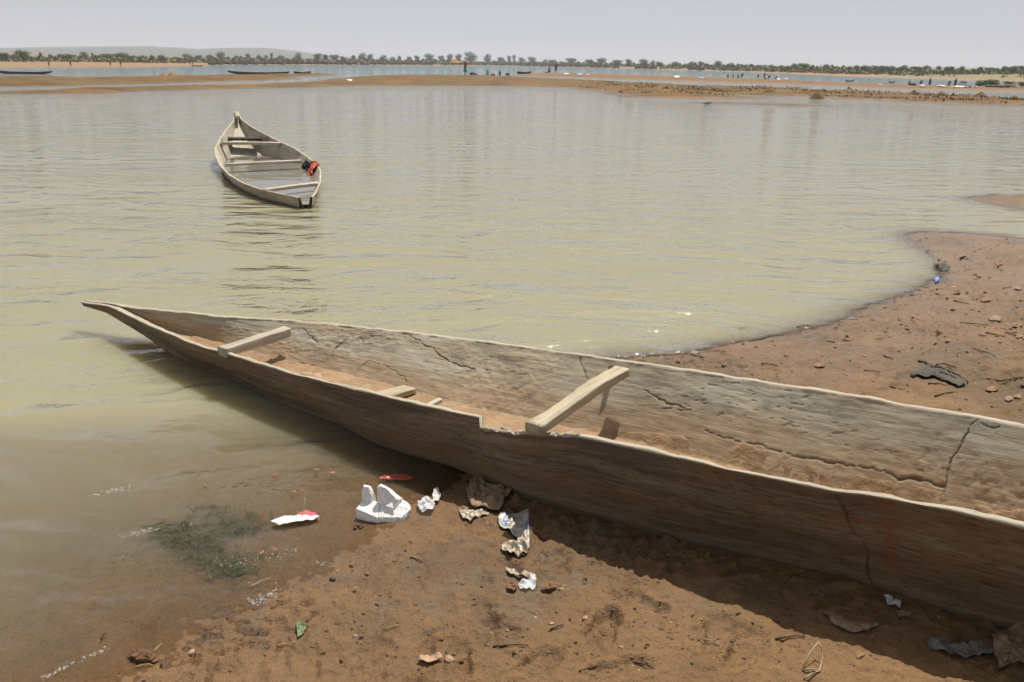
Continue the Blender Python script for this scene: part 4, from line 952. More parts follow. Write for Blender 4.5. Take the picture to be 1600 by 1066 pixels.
r_ = np.random.default_rng(31); SPK = []
for _ in range(150):
    x_ = r_.uniform(20, 1150); y_ = 150 + 330 * r_.random() ** 1.6
    if not (320 < x_ < 515 and 170 < y_ < 335): SPK.append((x_, y_, x_ + r_.uniform(-8, 8), y_ + r_.uniform(-1, 1), 1.0, 1 + int(r_.random() * 2), .0022 + .00075 * G(x_, y_).y))
glint_beads('glint_flecks', SPK, 'tiny pale flecks standing in for sun glints scattered over the water')  # flecks added over the open water as sun sparkle
# weed in the shallows
WEED = simple_mat('wet_weed', (.055, .06, .022), (.03, .03, .015), 30, .35, .003)
r_ = np.random.default_rng(12); Vs = []; Fs = []; k_ = 0
for _ in range(1900):
    g_ = r_.random()
    cx_, cy_ = (285, 840) if g_ < .5 else ((350, 815) if g_ < .75 else (340, 880))
    k3 = r_.integers(14); p = G(cx_ + 34 * math.sin(k3 * 2.4) + r_.normal() * 15, cy_ + 15 * math.cos(k3 * 4.1) + r_.normal() * 5); an = r_.normal() * .5 + .15; L_ = r_.uniform(.03, .12); n_ = 5; pts_ = []
    z_ = r_.uniform(-.03, .0015)
    for i in range(n_):
        pts_.append((p.x + math.cos(an) * L_ * i / n_, p.y + math.sin(an) * L_ * i / n_, z_ + .003 * math.sin(i))); an += r_.normal() * .55
    for i in range(n_ - 1):
        a, b = np.array(pts_[i]), np.array(pts_[i + 1]); d_ = (b - a) / (np.linalg.norm(b - a) + 1e-9); sdv = np.array((-d_[1], d_[0], 0)) * r_.uniform(.0008, .0024)
        Vs += [a - sdv, a + sdv + (0, 0, .002), b + sdv, b - sdv + (0, 0, .002)]; Fs.append([k_, k_ + 1, k_ + 2, k_ + 3]); k_ += 4
tag(link('water_weed', mesh_np('water_weed', Vs, Fs, WEED)), 'tangle of dark green weed in the shallow water', 'weed', kind='stuff')

# ================================================================== FAR SHORE
# ---- hill
hb = [(-900, 92), (-500, 80), (-200, 78), (0, 75), (60, 74.6), (120, 73.3), (180, 72.6), (240, 72.4), (280, 74), (310, 76.3), (340, 76.3), (380, 74.6), (420, 74.6), (450, 78), (480, 82.5), (520, 87), (560, 90.5), (610, 93.6)]
D_ = 2300.0; r0 = []
for x, y in hb:
    rx, ry, rz = ray(x, y); t_ = D_ / ry; r0.append((rx * t_, CH + rz * t_))
r0 = np.array(r0); xs = np.linspace(r0[0, 0], r0[-1, 0], 260); tz = np.interp(xs, r0[:, 0], r0[:, 1]) 
vv = np.linspace(0, 1, 26); HX, HV = np.meshgrid(xs, vv, indexing='ij')
prof = np.sin(np.pi * HV) ** .7
HZ = (tz[:, None]) * prof * 1.0 + 1.5 * fbm(HX * .01, HV * 6, 4, 7) * prof
HY = D_ + (HV - .5) * 900
HILL = NT('hill_scrub'); oc = HILL.obj(); hn = HILL.noise(HILL.scale(oc, (1, 1, 4)), .02, 6, .6)
HILL = HILL.done(HILL.bsdf(HILL.mix(HILL.map(hn, .35, .65), (.02, .025, .028), (.05, .048, .042)), .9))
tag(link('hill', mesh_np('hill', np.stack([HX, HY, HZ - 1], -1).reshape(-1, 3), grid_faces(260, 26), HILL)), 'long low flat-topped hill beyond the left shore', 'hill', kind='structure')

# ---- trees
LEAF = []
for i, (c1, c2_) in enumerate([((.10, .16, .065), (.07, .12, .048)), ((.13, .185, .085), (.09, .135, .062)), ((.18, .20, .11), (.125, .145, .075))]):
    LEAF.append(simple_mat('foliage_%s' % ('dark', 'mid', 'dry')[i], c1, c2_, .9, .9, .02))
BARK = simple_mat('bark', (.13, .10, .075), (.08, .06, .045), 3, .9, .02)
def crown_mesh(seed, nl=5, spread=1.0, leaves=1500):
    r_ = np.random.default_rng(seed); cs = [(0, 0, .60, .32), (0, 0, .34, .30), (.12, .1, .26, .24), (-.14, -.08, .26, .24)]
    for k_ in range(nl): a = r_.uniform(0, 6.28); q = r_.uniform(.12, .30) * spread; cs.append((q * math.cos(a), q * math.sin(a), r_.uniform(.18, .74), r_.uniform(.18, .30)))
    pw = np.array([c_[3] ** 2 for c_ in cs]); pw /= pw.sum(); V_ = []; F_ = []
    for i in range(leaves):
        c_ = cs[r_.choice(len(cs), p=pw)]; d_ = r_.normal(size=3); d_ /= np.linalg.norm(d_); rad = c_[3] * r_.uniform(.45, 1.08)
        p = np.array(c_[:3]) + d_ * rad * np.array((1, 1, .78)); p[2] = max(p[2], .06)
        u = r_.normal(size=3); u /= np.linalg.norm(u); v = np.cross(u, d_ + .3 * r_.normal(size=3)); v /= np.linalg.norm(v) + 1e-9; s_ = r_.uniform(.018, .038)
        b = len(V_); V_ += [p - u * s_, p + v * s_ * .8, p + u * s_, p - v * s_ * .8]; F_.append([b, b + 1, b + 2, b + 3])
    return V_, F_
def trunk_mesh(seed):
    r_ = random.Random(seed); V_ = []; F_ = []
    def limb(a, b, ra, rb):
        a = Vector(a); b = Vector(b); d_ = (b - a).normalized(); u_ = d_.orthogonal().normalized(); w_ = d_.cross(u_); k0 = len(V_)
        for q, rad in ((a, ra), (a.lerp(b, .5) + u_ * .01, (ra + rb) / 2), (b, rb)):
            for j in range(6): V_.append(tuple(q + u_ * math.cos(j * 1.047) * rad + w_ * math.sin(j * 1.047) * rad))
        for i in range(2):
            for j in range(6): F_.append([k0 + i * 6 + j, k0 + i * 6 + (j + 1) % 6, k0 + (i + 1) * 6 + (j + 1) % 6, k0 + (i + 1) * 6 + j])
    top = (r_.uniform(-.03, .03), r_.uniform(-.03, .03), .38); limb((0, 0, -.03), top, .035, .024)
    for k_ in range(4):
        a = k_ * 1.57 + r_.uniform(-.4, .4); limb(top, (top[0] + .2 * math.cos(a), top[1] + .2 * math.sin(a), r_.uniform(.55, .75)), .02, .008)
    return V_, F_
CR = [[mesh_np('crown', *crown_mesh(100 + i, 5 + i % 3, [1, 1.25, .7][i % 3]), mt_, False) for i in range(4)] for mt_ in LEAF]
TK = [mesh_np('trunk', *trunk_mesh(i), BARK, True) for i in range(4)]
trees = [(40, 78.5, 27), (67, 88, 6), (82, 87, 8), (98, 82, 9), (111, 81, 20), (134, 80, 16), (151, 81, 15), (168, 84, 18), (186, 83, 10), (195, 82, 14), (204, 87, 14), (214, 87, 10), (225, 86, 10), (240, 84, 8), (254, 82, 16), (275, 90, 5), (294, 82, 18),
    (312, 85, 7), (330, 85, 10), (346, 81, 17), (371, 86, 8), (388, 84, 10), (405, 84, 9), (417, 85, 8), (425, 82, 5), (440, 84, 14), (467, 81, 14), (497, 81, 16), (510, 82, 11), (523, 84, 14), (536, 84, 10), (553, 86, 8), (567, 81, 15), (578, 82, 11),
    (599, 84, 12), (613, 86, 10), (624, 87, 8), (641, 86, 10), (652, 84, 10), (671, 81, 18), (690, 86, 10), (703, 84, 12), (716, 83, 12), (735, 80, 22), (762, 84, 14), (783, 87, 10), (796, 86, 8), (803, 85, 5), (815, 88, 12), (832, 85, 16), (852, 90, 10), (862, 90, 12),
    (893, 90, 16), (921, 91, 14), (939, 89, 18), (963, 91, 16), (982, 92, 12), (1005, 91, 18), (1020, 92, 8), (1030, 95, 14), (1054, 94, 14), (1080, 96, 12), (1095, 95, 12), (1122, 94, 16), (1142, 98, 14), (1165, 99, 14), (1185, 101, 12), (1202, 100, 10), (1220, 103, 10),
    (1241, 99, 12), (1255, 98, 22), (1267, 104, 10), (1234, 105, 8), (1290, 104, 14), (1303, 105, 12), (1338, 108, 12), (1348, 105, 14), (1362, 106, 18), (1378, 107, 14), (1390, 107, 14), (1410, 109, 14), (1427, 108, 16), (1446, 112, 12), (1465, 113, 10), (1481, 111, 14),
    (1501, 108, 11), (1527, 115, 9), (1546, 113, 22), (1565, 117, 10), (1580, 117, 16), (1594, 118, 12), (10, 86, 14), (-12, 84, 18), (1615, 116, 20), (1640, 120, 16)]
fl_a = np.array(far_line, float)
def shore_y(px): return float(np.interp(px, fl_a[:, 0], fl_a[:, 1]))
r_ = random.Random(5)
special = {40: 'broad round tree standing alone at the left end of the far tree line', 111: 'tall dark tree, the first big one right of the broad round tree at left', 735: 'tallest broad tree on the far shore, right behind the pink awning', 1255: 'large round tree standing highest in the right half of the far shore', 1546: 'wide low tree on the far shore above the green bushes at right',
    1501: 'slender tree standing above its neighbours near the right end of the far shore', 346: 'rounded tree where the hill dips behind the left shore', 671: 'broad pale tree just left of the yellow tent on the far shore'}
def far_point(px, back):
    g_ = G(px, shore_y(px)); d_ = g_.normalized() if False else Vector((g_.x, g_.y, 0)); L_ = d_.length; d_ = d_ / L_; L2 = L_ + back; q = d_ * L2; q.z = Z(q.x, q.y); return q
for k_, (px, ty, wpx) in enumerate(trees):
    back = 45 + r_.uniform(0, 50) + (40 if 300 < px < 900 else 0)
    b_ = far_point(px, back); rx, ry, rz = ray(px, ty); t_ = b_.y / ry; ht = max(CH + rz * t_ - b_.z, 2.0); wm = wpx * b_.y / F
    kind = k_ % 7 % 3; var = r_.randrange(4)
    lab = special.get(px, ['dark green bushy tree', 'mid green rounded tree', 'dusty grey-green tree'][kind] + (' under the hill behind the far left beach' if px < 320 else ' behind the brown stacks left of the tent' if px < 700 else ' behind the bank just right of the tent' if px < 960 else ' behind the middle of the right far bank' if px < 1290 else ' near the right end of the far shore'))
    o = thing('tree', lab, 'tree', b_, r_.uniform(0, 6), None if px in special else 'trees along the far shore')
    link('trunk', TK[var], o); link('crown', CR[kind][var], o)
    o.scale = (wm / .80, wm / .80, ht / .95 * r_.uniform(.8, 1.1))
# undergrowth
Vs = []; Fs = []
rr_ = np.random.default_rng(8)
for _ in range(14000):
    px = rr_.uniform(-80, 1680); b_ = None
    L_ = G(px, shore_y(px)); d_ = np.array((L_.x, L_.y)); n_ = np.linalg.norm(d_); bk = rr_.uniform(38 if px < 330 else 14, 110); q = d_ / n_ * (n_ + bk)
    Vs.append((q[0], q[1]))
Vs = np.array(Vs); hz = terrain(Vs[:, 0], Vs[:, 1])[0]; dens = fbm(Vs[:, 0] * .02, Vs[:, 1] * .01, 3, 2)
ok = dens > -.35 + .5 * rr_.random(len(Vs)); Vs = Vs[ok]; hz = hz[ok]; VV = []; FF = []
for (x, y), z_ in zip(Vs, hz):
    s_ = rr_.uniform(.5, 1.5) * np.clip(np.hypot(x, y) / 330, .35, 1.6); c_ = np.array((x, y, z_ + s_ * .5 * rr_.random()))
    for _ in range(4):
        u = rr_.normal(size=3); u /= np.linalg.norm(u); v = np.cross(u, rr_.normal(size=3)); v /= np.linalg.norm(v); p = c_ + rr_.normal(size=3) * s_ * (.6, .6, .3); b = len(VV)
        VV += [p - u * s_ * .5, p + v * s_ * .4, p + u * s_ * .5, p - v * s_ * .4]; FF.append([b, b + 1, b + 2, b + 3])
tag(link('undergrowth', mesh_np('undergrowth', VV, FF, simple_mat('scrub', (.20, .19, .10), (.11, .13, .06), .3, .9), False)), 'low scrub under the trees of the far shore', 'scrub', kind='stuff')

# ---- row of brown stacks on the far bank
STK = simple_mat('stacked_brown', (.17, .10, .065), (.07, .045, .035), 1.2, .9, .05, .3, (1, 1, 6))
RSTK = simple_mat('thatch_brown', (.22, .15, .10), (.10, .07, .05), 2.0, .9, .05, .3, (1, 1, 3))
def stack_mesh(i):
    r_ = random.Random(i); bm = bmesh.new()
    for c_ in range(5):
        x0 = c_ * .2 - .5
        hgt = r_.uniform(.78, .95)
        mt = Matrix.Translation((x0 + .1, 0, hgt / 2)) @ Matrix.Rotation(r_.uniform(-.06, .06), 4, 'Y') @ Matrix.Diagonal((.19, .9, hgt, 1)); bmesh.ops.create_cube(bm, size=1, matrix=mt)
    me = bpy.data.meshes.new('stack_body'); bm.to_mesh(me); bm.free(); me.materials.append(STK)
    bm = bmesh.new()
    for c_ in range(4): 
        mt = Matrix.Translation((c_ * .25 - .375, 0, .99 + r_.uniform(-.03, .04))) @ Matrix.Rotation(r_.uniform(-.1, .1), 4, 'Y') @ Matrix.Diagonal((.27, 1.1, .12, 1)); bmesh.ops.create_cube(bm, size=1, matrix=mt)
    m2_ = bpy.data.meshes.new('stack_cover'); bm.to_mesh(m2_); bm.free(); m2_.materials.append(RSTK); return me, m2_
SM = [stack_mesh(i) for i in range(4)]
x = 326.0; r_ = random.Random(9)
while x < 1120:
    wpx = r_.uniform(6, 14)
    gaps = [(332, 335), (405, 409), (467, 471), (684, 686), (914, 924), (964, 990), (1011, 1014), (1024, 1076)]
    if not any(a < x + wpx / 2 < b for a, b in gaps) and x < 1096:
        b_ = far_point(x + wpx / 2, 9 + r_.uniform(-1, 2)); b_.z -= .15
        o = thing('storage_stack', ('low brown covered stack in the far bank row, ' + ('left of the long beached canoe' if x < 362 else 'above the long beached canoe' if x < 470 else 'between the canoes and the tent' if x < 700 else 'right of the tent')), 'stack', b_, math.atan2(0, 1) + r_.uniform(-.1, .1), 'row of brown stacks along the far bank')
        me, m2_ = SM[r_.randrange(4)]; link('stack_body', me, o); link('stack_cover', m2_, o)
        o.scale = (wpx * b_.y / F * .96, 1.6, 3.7 * b_.y / F * r_.uniform(.85, 1.15))
    x += wpx + r_.uniform(.3, 2.0)

# ---- tent and pink awning
def tent(px, py, wpx, hpx, mat, name, label, cat, ridge=.15):
    b_ = far_point(px, 14); wd = wpx * b_.y / F; h_ = hpx * b_.y / F; zb_ = b_.z
    o = thing(name, label, cat, b_)
    bm = bmesh.new(); e = h_ * .35
    vs = [bm.verts.new(v) for v in [(-wd / 2, -wd * .3, e), (wd / 2, -wd * .3, e), (wd / 2, wd * .3, e), (-wd / 2, wd * .3, e), (-wd * ridge, 0, h_), (wd * ridge, 0, h_)]]
    for f in ((0, 1, 5, 4), (1, 2, 5), (2, 3, 4, 5), (3, 0, 4)): bm.faces.new([vs[i] for i in f])
    bmesh.ops.solidify(bm, geom=bm.faces[:], thickness=.05)
    me = bpy.data.meshes.new('canopy'); bm.to_mesh(me); bm.free(); me.materials.append(mat); link('canopy', me, o)
    for sx in (-1, 1):
        for sy in (-1, 1): stick('pole', [Vector((sx * wd * .46, sy * wd * .27, -.1)), Vector((sx * wd * .46, sy * wd * .27, e + .05))], .06, BARK, o)
tent(711, 95, 15, 8, simple_mat('yellow_canvas', (.95, .58, .10), (.85, .5, .1), .5), 'tent', 'yellow peaked tent on the far bank', 'tent')
tent(725, 96, 13, 6, simple_mat('pink_canvas', (.75, .42, .36), (.6, .3, .25), .5), 'awning', 'pink awning right beside the yellow tent', 'awning', .4)

# ---- far canoes
def canoe(px, py, lpx, hpx, rz, label, group=None, bow=.35, end_on=False, mat=None, name='canoe'):
    b_ = G(px, py); z_ = max(Z(b_.x, b_.y), 0.0); b_.z = z_ - .03; Lm = lpx * b_.y / F; hm = max(hpx * b_.y / F, .25)
    if end_on: Lm = 5.0; bm_ = lpx * b_.y / F
    else: bm_ = min(1.1, Lm * .2)
    o = thing(name, label, 'boat', b_, rz, group)
    s_ = np.linspace(-1, 1, 41); wv = bm_ / 2 * (1 - np.abs(s_) ** 2.6) + .03; zt = hm * (.62 + bow * np.abs(s_) ** 2.4); zb_ = hm * .55 * np.abs(s_) ** 5
    prof = [(-1, 1), (-.92, .45), (-.6, 0), (.6, 0), (.92, .45), (1, 1), (.9, 1), (.8, .5), (.5, .14), (-.5, .14), (-.8, .5), (-.9, 1)]
    V_ = np.zeros((41, 12, 3))
    for i in range(41):
        for j, (a, b) in enumerate(prof): V_[i, j] = (s_[i] * Lm / 2 * (1 + .06 * (b - .5)), a * wv[i], zb_[i] + (zt[i] - zb_[i]) * b)
    att_ = {k_: np.zeros(41 * 12) for k_ in ('mud', 'rim', 'paint', 'crack')}; att_['gr'] = V_.reshape(-1, 3)
    hull_object('hull', V_.reshape(-1, 3), grid_faces(41, 12, True), 41, 12, att_, mat or WOODDARK, o)
    for f in (-.45, .1, .5):
        w_ = float(np.interp(f, s_, wv)); zt_ = float(np.interp(f, s_, zt)) - .06
        beam('thwart', [(f * Lm / 2, -w_ * .93, zt_), (f * Lm / 2, w_ * .93, zt_)], [.12, .12], [.05, .05], (1, 0, 0), mat or WOODDARK, o, 2, 5)
    return o
canoe(38, 115.5, 84, 5.2, 0.0, 'long dark canoe on the water at the far left')
canoe(404, 116.5, 92, 5.6, 0.02, 'long dark canoe beached on the sandbar below the hill end')
canoe(473, 116, 13, 5, 1.35, 'short dark boat seen end-on beside the long beached canoe', end_on=True)
canoe(819, 115.5, 16, 4, 1.1, 'small dark boat drawn up left of the washers on the thin sandbar', end_on=True)
canoe(308, 103.5, 18, 2, 0, 'tiny canoe by the far left bank with a figure standing in it')
canoe(1327, 127.5, 13, 1.6, 0, 'small canoe out on the right channel, left of the next one', None)
canoe(1393, 129.5, 9, 1.5, 0, 'smallest canoe out on the right channel', None)
for i, (px, py, l_, rz_) in enumerate([(1566, 137, 34, .55), (1578, 134.5, 30, .5), (1560, 138.5, 40, .1), (1590, 138, 28, .4), (1552, 139, 30, .2), (1603, 135.5, 26, .6)]):
    canoe(px, py, l_, 3.6, rz_, 'canoe in the cluster drawn up by the green bushes at the far right', 'canoes clustered by the green bushes', mat=[WOODDARK, WOODGREY][i % 2])

# ---- bushes
for i, (px, py, wpx, hpx, lb) in enumerate([(1532, 136, 13, 11, 'low green bush left of the large one by the canoes'), (1548, 134, 21, 10, 'largest dense green bush by the clustered canoes'), (1577, 132.5, 9, 5, 'small green bush above the clustered canoes'), (1599, 136, 17, 8, 'green bush at the right edge of the picture')]):
    b_ = G(px, py); b_.z = max(Z(b_.x, b_.y), 0); o = thing('bush', lb, 'bush', b_)
    link('foliage', mesh_np('foliage', *crown_mesh(300 + i, 8, 1.3, 2200), simple_mat('bush_green', (.07, .13, .03), (.04, .08, .02), .8, .9), False), o)
    link('stem', TK[i % 4], o)
    o.scale = (wpx * b_.y / F / .95, 3, hpx * b_.y / F / .9)

# ---- sand heaps
HEAP = simple_mat('heap_sand', (.215, .13, .048), (.13, .08, .03), 1.5, .95, .06)
HEAP2 = simple_mat('pale_heap_sand', (.30, .18, .09), (.22, .13, .065), 1.5, .95, .04)
def heap_(px, py, wpx, hpx, lb, mat=HEAP, seed=1, grp=None):
    b_ = G(px, py, .12); b_.z = max(Z(b_.x, b_.y), 0) - .05; wd = wpx * b_.y / F; h_ = hpx * b_.y / F
    q = np.linspace(0, 1, 18); a = np.linspace(0, 2 * np.pi, 40, endpoint=False); Q_, A_ = np.meshgrid(q, a, indexing='ij')
    x_ = Q_ * np.cos(A_) * wd / 2 * (1 + .1 * pn(A_, Q_, seed)); y_ = Q_ * np.sin(A_) * wd / 2 * (1 + .1 * pn(A_ + 9, Q_, seed)); z_ = h_ * (1 - Q_ ** 1.5) + .07 * h_ * fbm(x_ * 4 + seed, y_ * 4, 3, seed) * (1 - Q_) * 3
    o = link('sand_heap', mesh_np('sand_heap', np.stack([x_, y_, z_], -1).reshape(-1, 3), grid_faces(18, 40, True), mat), None, b_); tag(o, lb, 'heap', grp)
for i, (x_, y_, w_, h_, lb, mt_) in enumerate([(1277, 151, 24, 13, 'largest ochre sand heap on the sandbar, right of centre', HEAP), (1203, 145, 24, 9, 'low spread sand heap at the left of the row on the bar', HEAP), (1428, 149, 15, 8, 'pointed sand heap on the water side of the bar', HEAP),
    (1470, 150, 19, 7, 'wide sand heap with two humps right of the pointed one', HEAP), (1512, 154, 17, 6, 'low dark sand heap left of the tall pale one', HEAP), (1532, 151, 19, 8, 'tall pale sand heap near the right edge of the bar', HEAP), (1552, 156, 20, 6, 'flat sand heap in front of the tall pale one', HEAP),
    (1586, 155, 18, 7, 'sand heap on the last tip of the bar at right', HEAP), (1327, 137, 8, 5, 'small reddish sand heap on the thin strip beyond the bar', HEAP2), (256, 120, 16, 5, 'left one of two pale sand heaps on the left bar', HEAP2), (270, 119.5, 18, 6.5, 'taller right one of two pale sand heaps on the left bar', HEAP2),
    (284, 120, 10, 3, 'smallest flat heap beside the two pale ones', HEAP2), (985, 139, 22, 5, 'low grassy mound on the middle of the bar', HEAP), (1028, 139.5, 28, 5, 'second grassy mound right of the first on the bar', HEAP), (1103, 143, 20, 7, 'grassy mound with dry stalks left of the sand heaps', HEAP)]):
    heap_(x_, y_, w_, h_, lb, mt_, i + 2)
pebble(970, 145, .13, BAGD, 'dark_stump', 'dark stump at the near edge of the bar', 'stump', .7)
sheet('driftwood', [(1098, 161.5), (1104, 160.5), (1112, 161.5), (1108, 163), (1102, 163)], .05, TWIG, 'dark driftwood on the wet flat in front of the bar', 'driftwood', 71, freq=2)
tree_c = sheet('white_tarp', [(541, 126), (545, 124.5), (551, 125.5), (550, 126.6), (545, 127)], .07, WHITE, 'white cloth spread at the end of the left sandbar', 'cloth', 72, freq=2)
for k_, (x_, y_, w_) in enumerate([(884, 116.5, 10), (905, 117, 10), (918, 117.5, 6), (1057, 121, 10), (1096, 123, 12), (1228, 124.5, 8), (1216, 124.5, 6), (1500, 137.5, 30), (1525, 138, 18), (1470, 136.5, 14), (1440, 135.5, 10), (1375, 135, 8)]):
    sheet('laundry', [(x_ - w_ / 2, y_), (x_, y_ - 1.3), (x_ + w_ / 2, y_ - .5), (x_ + w_ / 2, y_ + .7), (x_, y_ + 1)], .12, [WHITE, simple_mat('laundry_blue', (.35, .4, .6), None, 2), simple_mat('laundry_pink', (.6, .35, .4), None, 2)][k_ % 3 if k_ < 7 else (0 if k_ % 2 else 2)], 'washing spread to dry on the thin sandbar', 'laundry', 73 + k_, freq=1.5)['group'] = 'washing spread on the thin sandbar'

TUFT = simple_mat('dry_tuft', (.17, .115, .042), (.085, .06, .022), .8, .9)
r_ = np.random.default_rng(77); VV = []; FF = []
while len(FF) < 2600:
    x_ = r_.uniform(900, 1620); t_ = r_.random(); cx_ = x_; cy_ = np.interp(x_, [900, 1000, 1100, 1200, 1400, 1600], [131, 141, 144, 144, 152, 161]) + r_.normal() * 5.5
    p = G(cx_, cy_)
    if float(pn(p.x * .35, p.y * .35, 5)) < -.05 + .25 * r_.random(): continue
    z_ = Z(p.x, p.y)
    if z_ < .06: continue
    for _ in range(12):
        q = np.array((p.x, p.y, z_)) + r_.normal(size=3) * (.55, .35, 0); hh_ = r_.uniform(.03, .15); an = r_.uniform(0, 3.14); dx = np.array((math.cos(an), math.sin(an), 0)) * r_.uniform(.02, .06); b = len(VV)
        VV += [q - dx, q + dx, q + dx * .3 + (r_.normal() * .06, 0, hh_)]; FF.append([b, b + 1, b + 2])
tag(link('dry_tufts', mesh_np('dry_tufts', VV, FF, TUFT, False)), 'short dry tufts and debris on the sandbar', 'grass', kind='stuff')

# ---- people
def body_mesh(name, joints, edges, radii, mat):
    me = bpy.data.meshes.new(name); me.from_pydata(joints, edges, []); o = bpy.data.objects.new(name, me); COL.objects.link(o)
    sk = o.modifiers.new('skin', 'SKIN'); 
    for i, r_ in enumerate(radii): me.skin_vertices[0].data[i].radius = (r_, r_)
    me.skin_vertices[0].data[0].use_root = True
    ss_ = o.modifiers.new('sub', 'SUBSURF'); ss_.levels = 1
    dg = bpy.context.evaluated_depsgraph_get(); m2_ = bpy.data.meshes.new_from_object(o.evaluated_get(dg)); bpy.data.objects.remove(o); m2_.materials.clear(); m2_.materials.append(mat)
    for f in m2_.polygons: f.use_smooth = True
    return m2_
SKIN = simple_mat('dark_skin', (.055, .032, .022), (.04, .022, .015), 5, .6, .0)
ED = [(0, 1), (1, 2), (2, 3), (3, 4), (2, 5), (5, 6), (6, 7), (2, 8), (8, 9), (9, 10), (0, 11), (11, 12), (12, 13), (13, 14), (0, 15), (15, 16), (16, 17), (17, 18)]
RD = [.13, .13, .12, .06, .105, .055, .045, .035, .055, .045, .035, .09, .06, .045, .04, .09, .06, .045, .04]
stand = [(0, 0, .95), (0, 0, 1.15), (0, 0, 1.4), (0, 0, 1.52), (0, -.01, 1.66), (-.19, 0, 1.38), (-.24, -.02, 1.12), (-.22, -.1, .88), (.19, 0, 1.38), (.24, -.02, 1.12), (.22, -.1, .88), (-.1, 0, .88), (-.11, -.01, .5), (-.11, 0, .08), (-.11, -.14, .04), (.1, 0, .88), (.12, -.02, .5), (.12, .02, .08), (.12, -.12, .04)]
bend = [(0, 0, .92), (0, -.2, 1.08), (0, -.42, 1.12), (0, -.53, 1.1), (0, -.64, 1.02), (-.19, -.40, 1.08), (-.2, -.44, .8), (-.12, -.5, .52), (.19, -.40, 1.08), (.2, -.44, .8), (.12, -.5, .52), (-.1, 0, .86), (-.12, -.03, .48), (-.12, .02, .08), (-.12, -.12, .04), (.1, 0, .86), (.12, -.03, .48), (.12, .04, .08), (.12, -.1, .04)]
squat = [(0, 0, .28), (0, -.06, .48), (0, -.12, .72), (0, -.15, .83), (0, -.19, .95), (-.19, -.12, .70), (-.24, -.28, .5), (-.15, -.48, .4), (.19, -.12, .70), (.24, -.28, .5), (.15, -.48, .4), (-.12, -.04, .26), (-.18, -.38, .48), (-.15, -.26, .08), (-.15, -.4, .04), (.12, -.04, .26), (.18, -.38, .48), (.15, -.26, .08), (.15, -.4, .04)]
raised = list(stand); raised[6] = (-.22, -.02, 1.62); raised[7] = (-.08, -.03, 1.82); raised[9] = (.22, -.02, 1.62); raised[10] = (.08, -.03, 1.82)
BM = {k_: body_mesh('body', j, ED, RD, SKIN) for k_, j in (('stand', stand), ('bend', bend), ('squat', squat), ('raised', raised))}
HAIR = simple_mat('black_hair', (.015, .012, .01), None, 50, .9)
def garment(pose, low, high, flare, mat, name):
    J = {'stand': stand, 'raised': stand, 'bend': bend, 'squat': squat}[pose]; c0 = np.array(J[0]); c2_ = np.array(J[2])
    ax_ = c2_ - c0; V_ = []
    ks = np.linspace(low, high, 7); n_ = 12
    for k_ in ks:
        p = c0 + ax_ * k_ if k_ > 0 else np.array((c0[0], c0[1] - (.12 if pose == 'squat' else 0), c0[2] + k_ * .45)); rad = .185 if k_ > 0 else .185 + flare * -k_
        for j in range(n_): a = 2 * math.pi * j / n_; V_.append((p[0] + math.cos(a) * rad * 1.12, p[1] + math.sin(a) * rad * .9 + (0), max(p[2] + (math.sin(a) * .08 if pose == 'bend' and k_ > 0 else 0), .03)))
    return mesh_np(name, V_, grid_faces(7, n_, True), mat)
CLO = {n_: simple_mat('cloth_' + n_, c_, None, 6, .9) for n_, c_ in (('white', (.7, .7, .68)), ('dark', (.07, .065, .11)), ('red', (.48, .10, .07)), ('green', (.10, .28, .12)), ('blue', (.13, .18, .38)), ('brown', (.28, .15, .08)))}
def person(px, py, hpx, pose, shirt, skirt, label, rz=0.0, z=None):
    b_ = G(px, py); zz = Z(b_.x, b_.y); b_.z = max(zz, -.05) if z is None else z
    o = thing('person', label, 'person', b_, rz); nat = {'stand': 1.76, 'raised': 1.9, 'bend': 1.25, 'squat': 1.05}[pose]
    s_ = hpx * b_.y / F / nat; s_ = min(max(s_, .52), 1.25); o.scale = (s_, s_, s_)
    link('body', BM[pose], o); J = {'stand': stand, 'raised': raised, 'bend': bend, 'squat': squat}[pose]
    if shirt: link('shirt', garment(pose, .15, 1.0, 0, CLO[shirt], 'shirt'), o)
    if skirt: link('skirt', garment(pose, -1.2 if pose != 'squat' else -.5, .25, .06, CLO[skirt], 'skirt'), o)
    h_ = J[4]; bm = bmesh.new(); bmesh.ops.create_icosphere(bm, subdivisions=2, radius=.112, matrix=Matrix.Translation((h_[0], h_[1] + .02, h_[2] + .03)))
    me = bpy.data.meshes.new('hair'); bm.to_mesh(me); bm.free(); me.materials.append(HAIR); link('hair', me, o); return o
person(727, 117, 20, 'raised', 'red', 'green', 'person standing in the shallows below the pink awning with arms raised to the head')
person(762, 117.5, 7.5, 'squat', 'white', 'white', 'person in white sitting at the water edge right of the standing figure')
person(781, 117.5, 7, 'squat', 'dark', 'dark', 'person in dark clothes crouching at the water edge')
person(858, 113.5, 9.5, 'squat', 'white', 'dark', 'person in white crouching beside a standing one on the thin sandbar')
person(868.5, 113.5, 14, 'stand', 'dark', 'brown', 'dark-clothed person standing next to the crouching one in white')
person(1137, 121, 4, 'squat', 'blue', 'dark', 'crouching washer, first of the row at the right channel')
person(1145, 121, 4.5, 'squat', 'dark', 'blue', 'crouching washer, second of the row at the right channel')
person(1153, 121.5, 4, 'squat', 'green', 'dark', 'crouching washer in green at the right channel')
person(1159, 121.5, 7, 'bend', 'blue', 'dark', 'bending washer in blue at the right channel')
person(1184, 122.5, 5, 'bend', 'dark', 'blue', 'bending washer alone in the water at the right channel')
person(1194, 123, 9, 'stand', 'dark', 'brown', 'person standing in the right channel beside a low dark bundle')
person(1201, 123.5, 6, 'bend', 'red', 'dark', 'bending person in red beside the standing one')
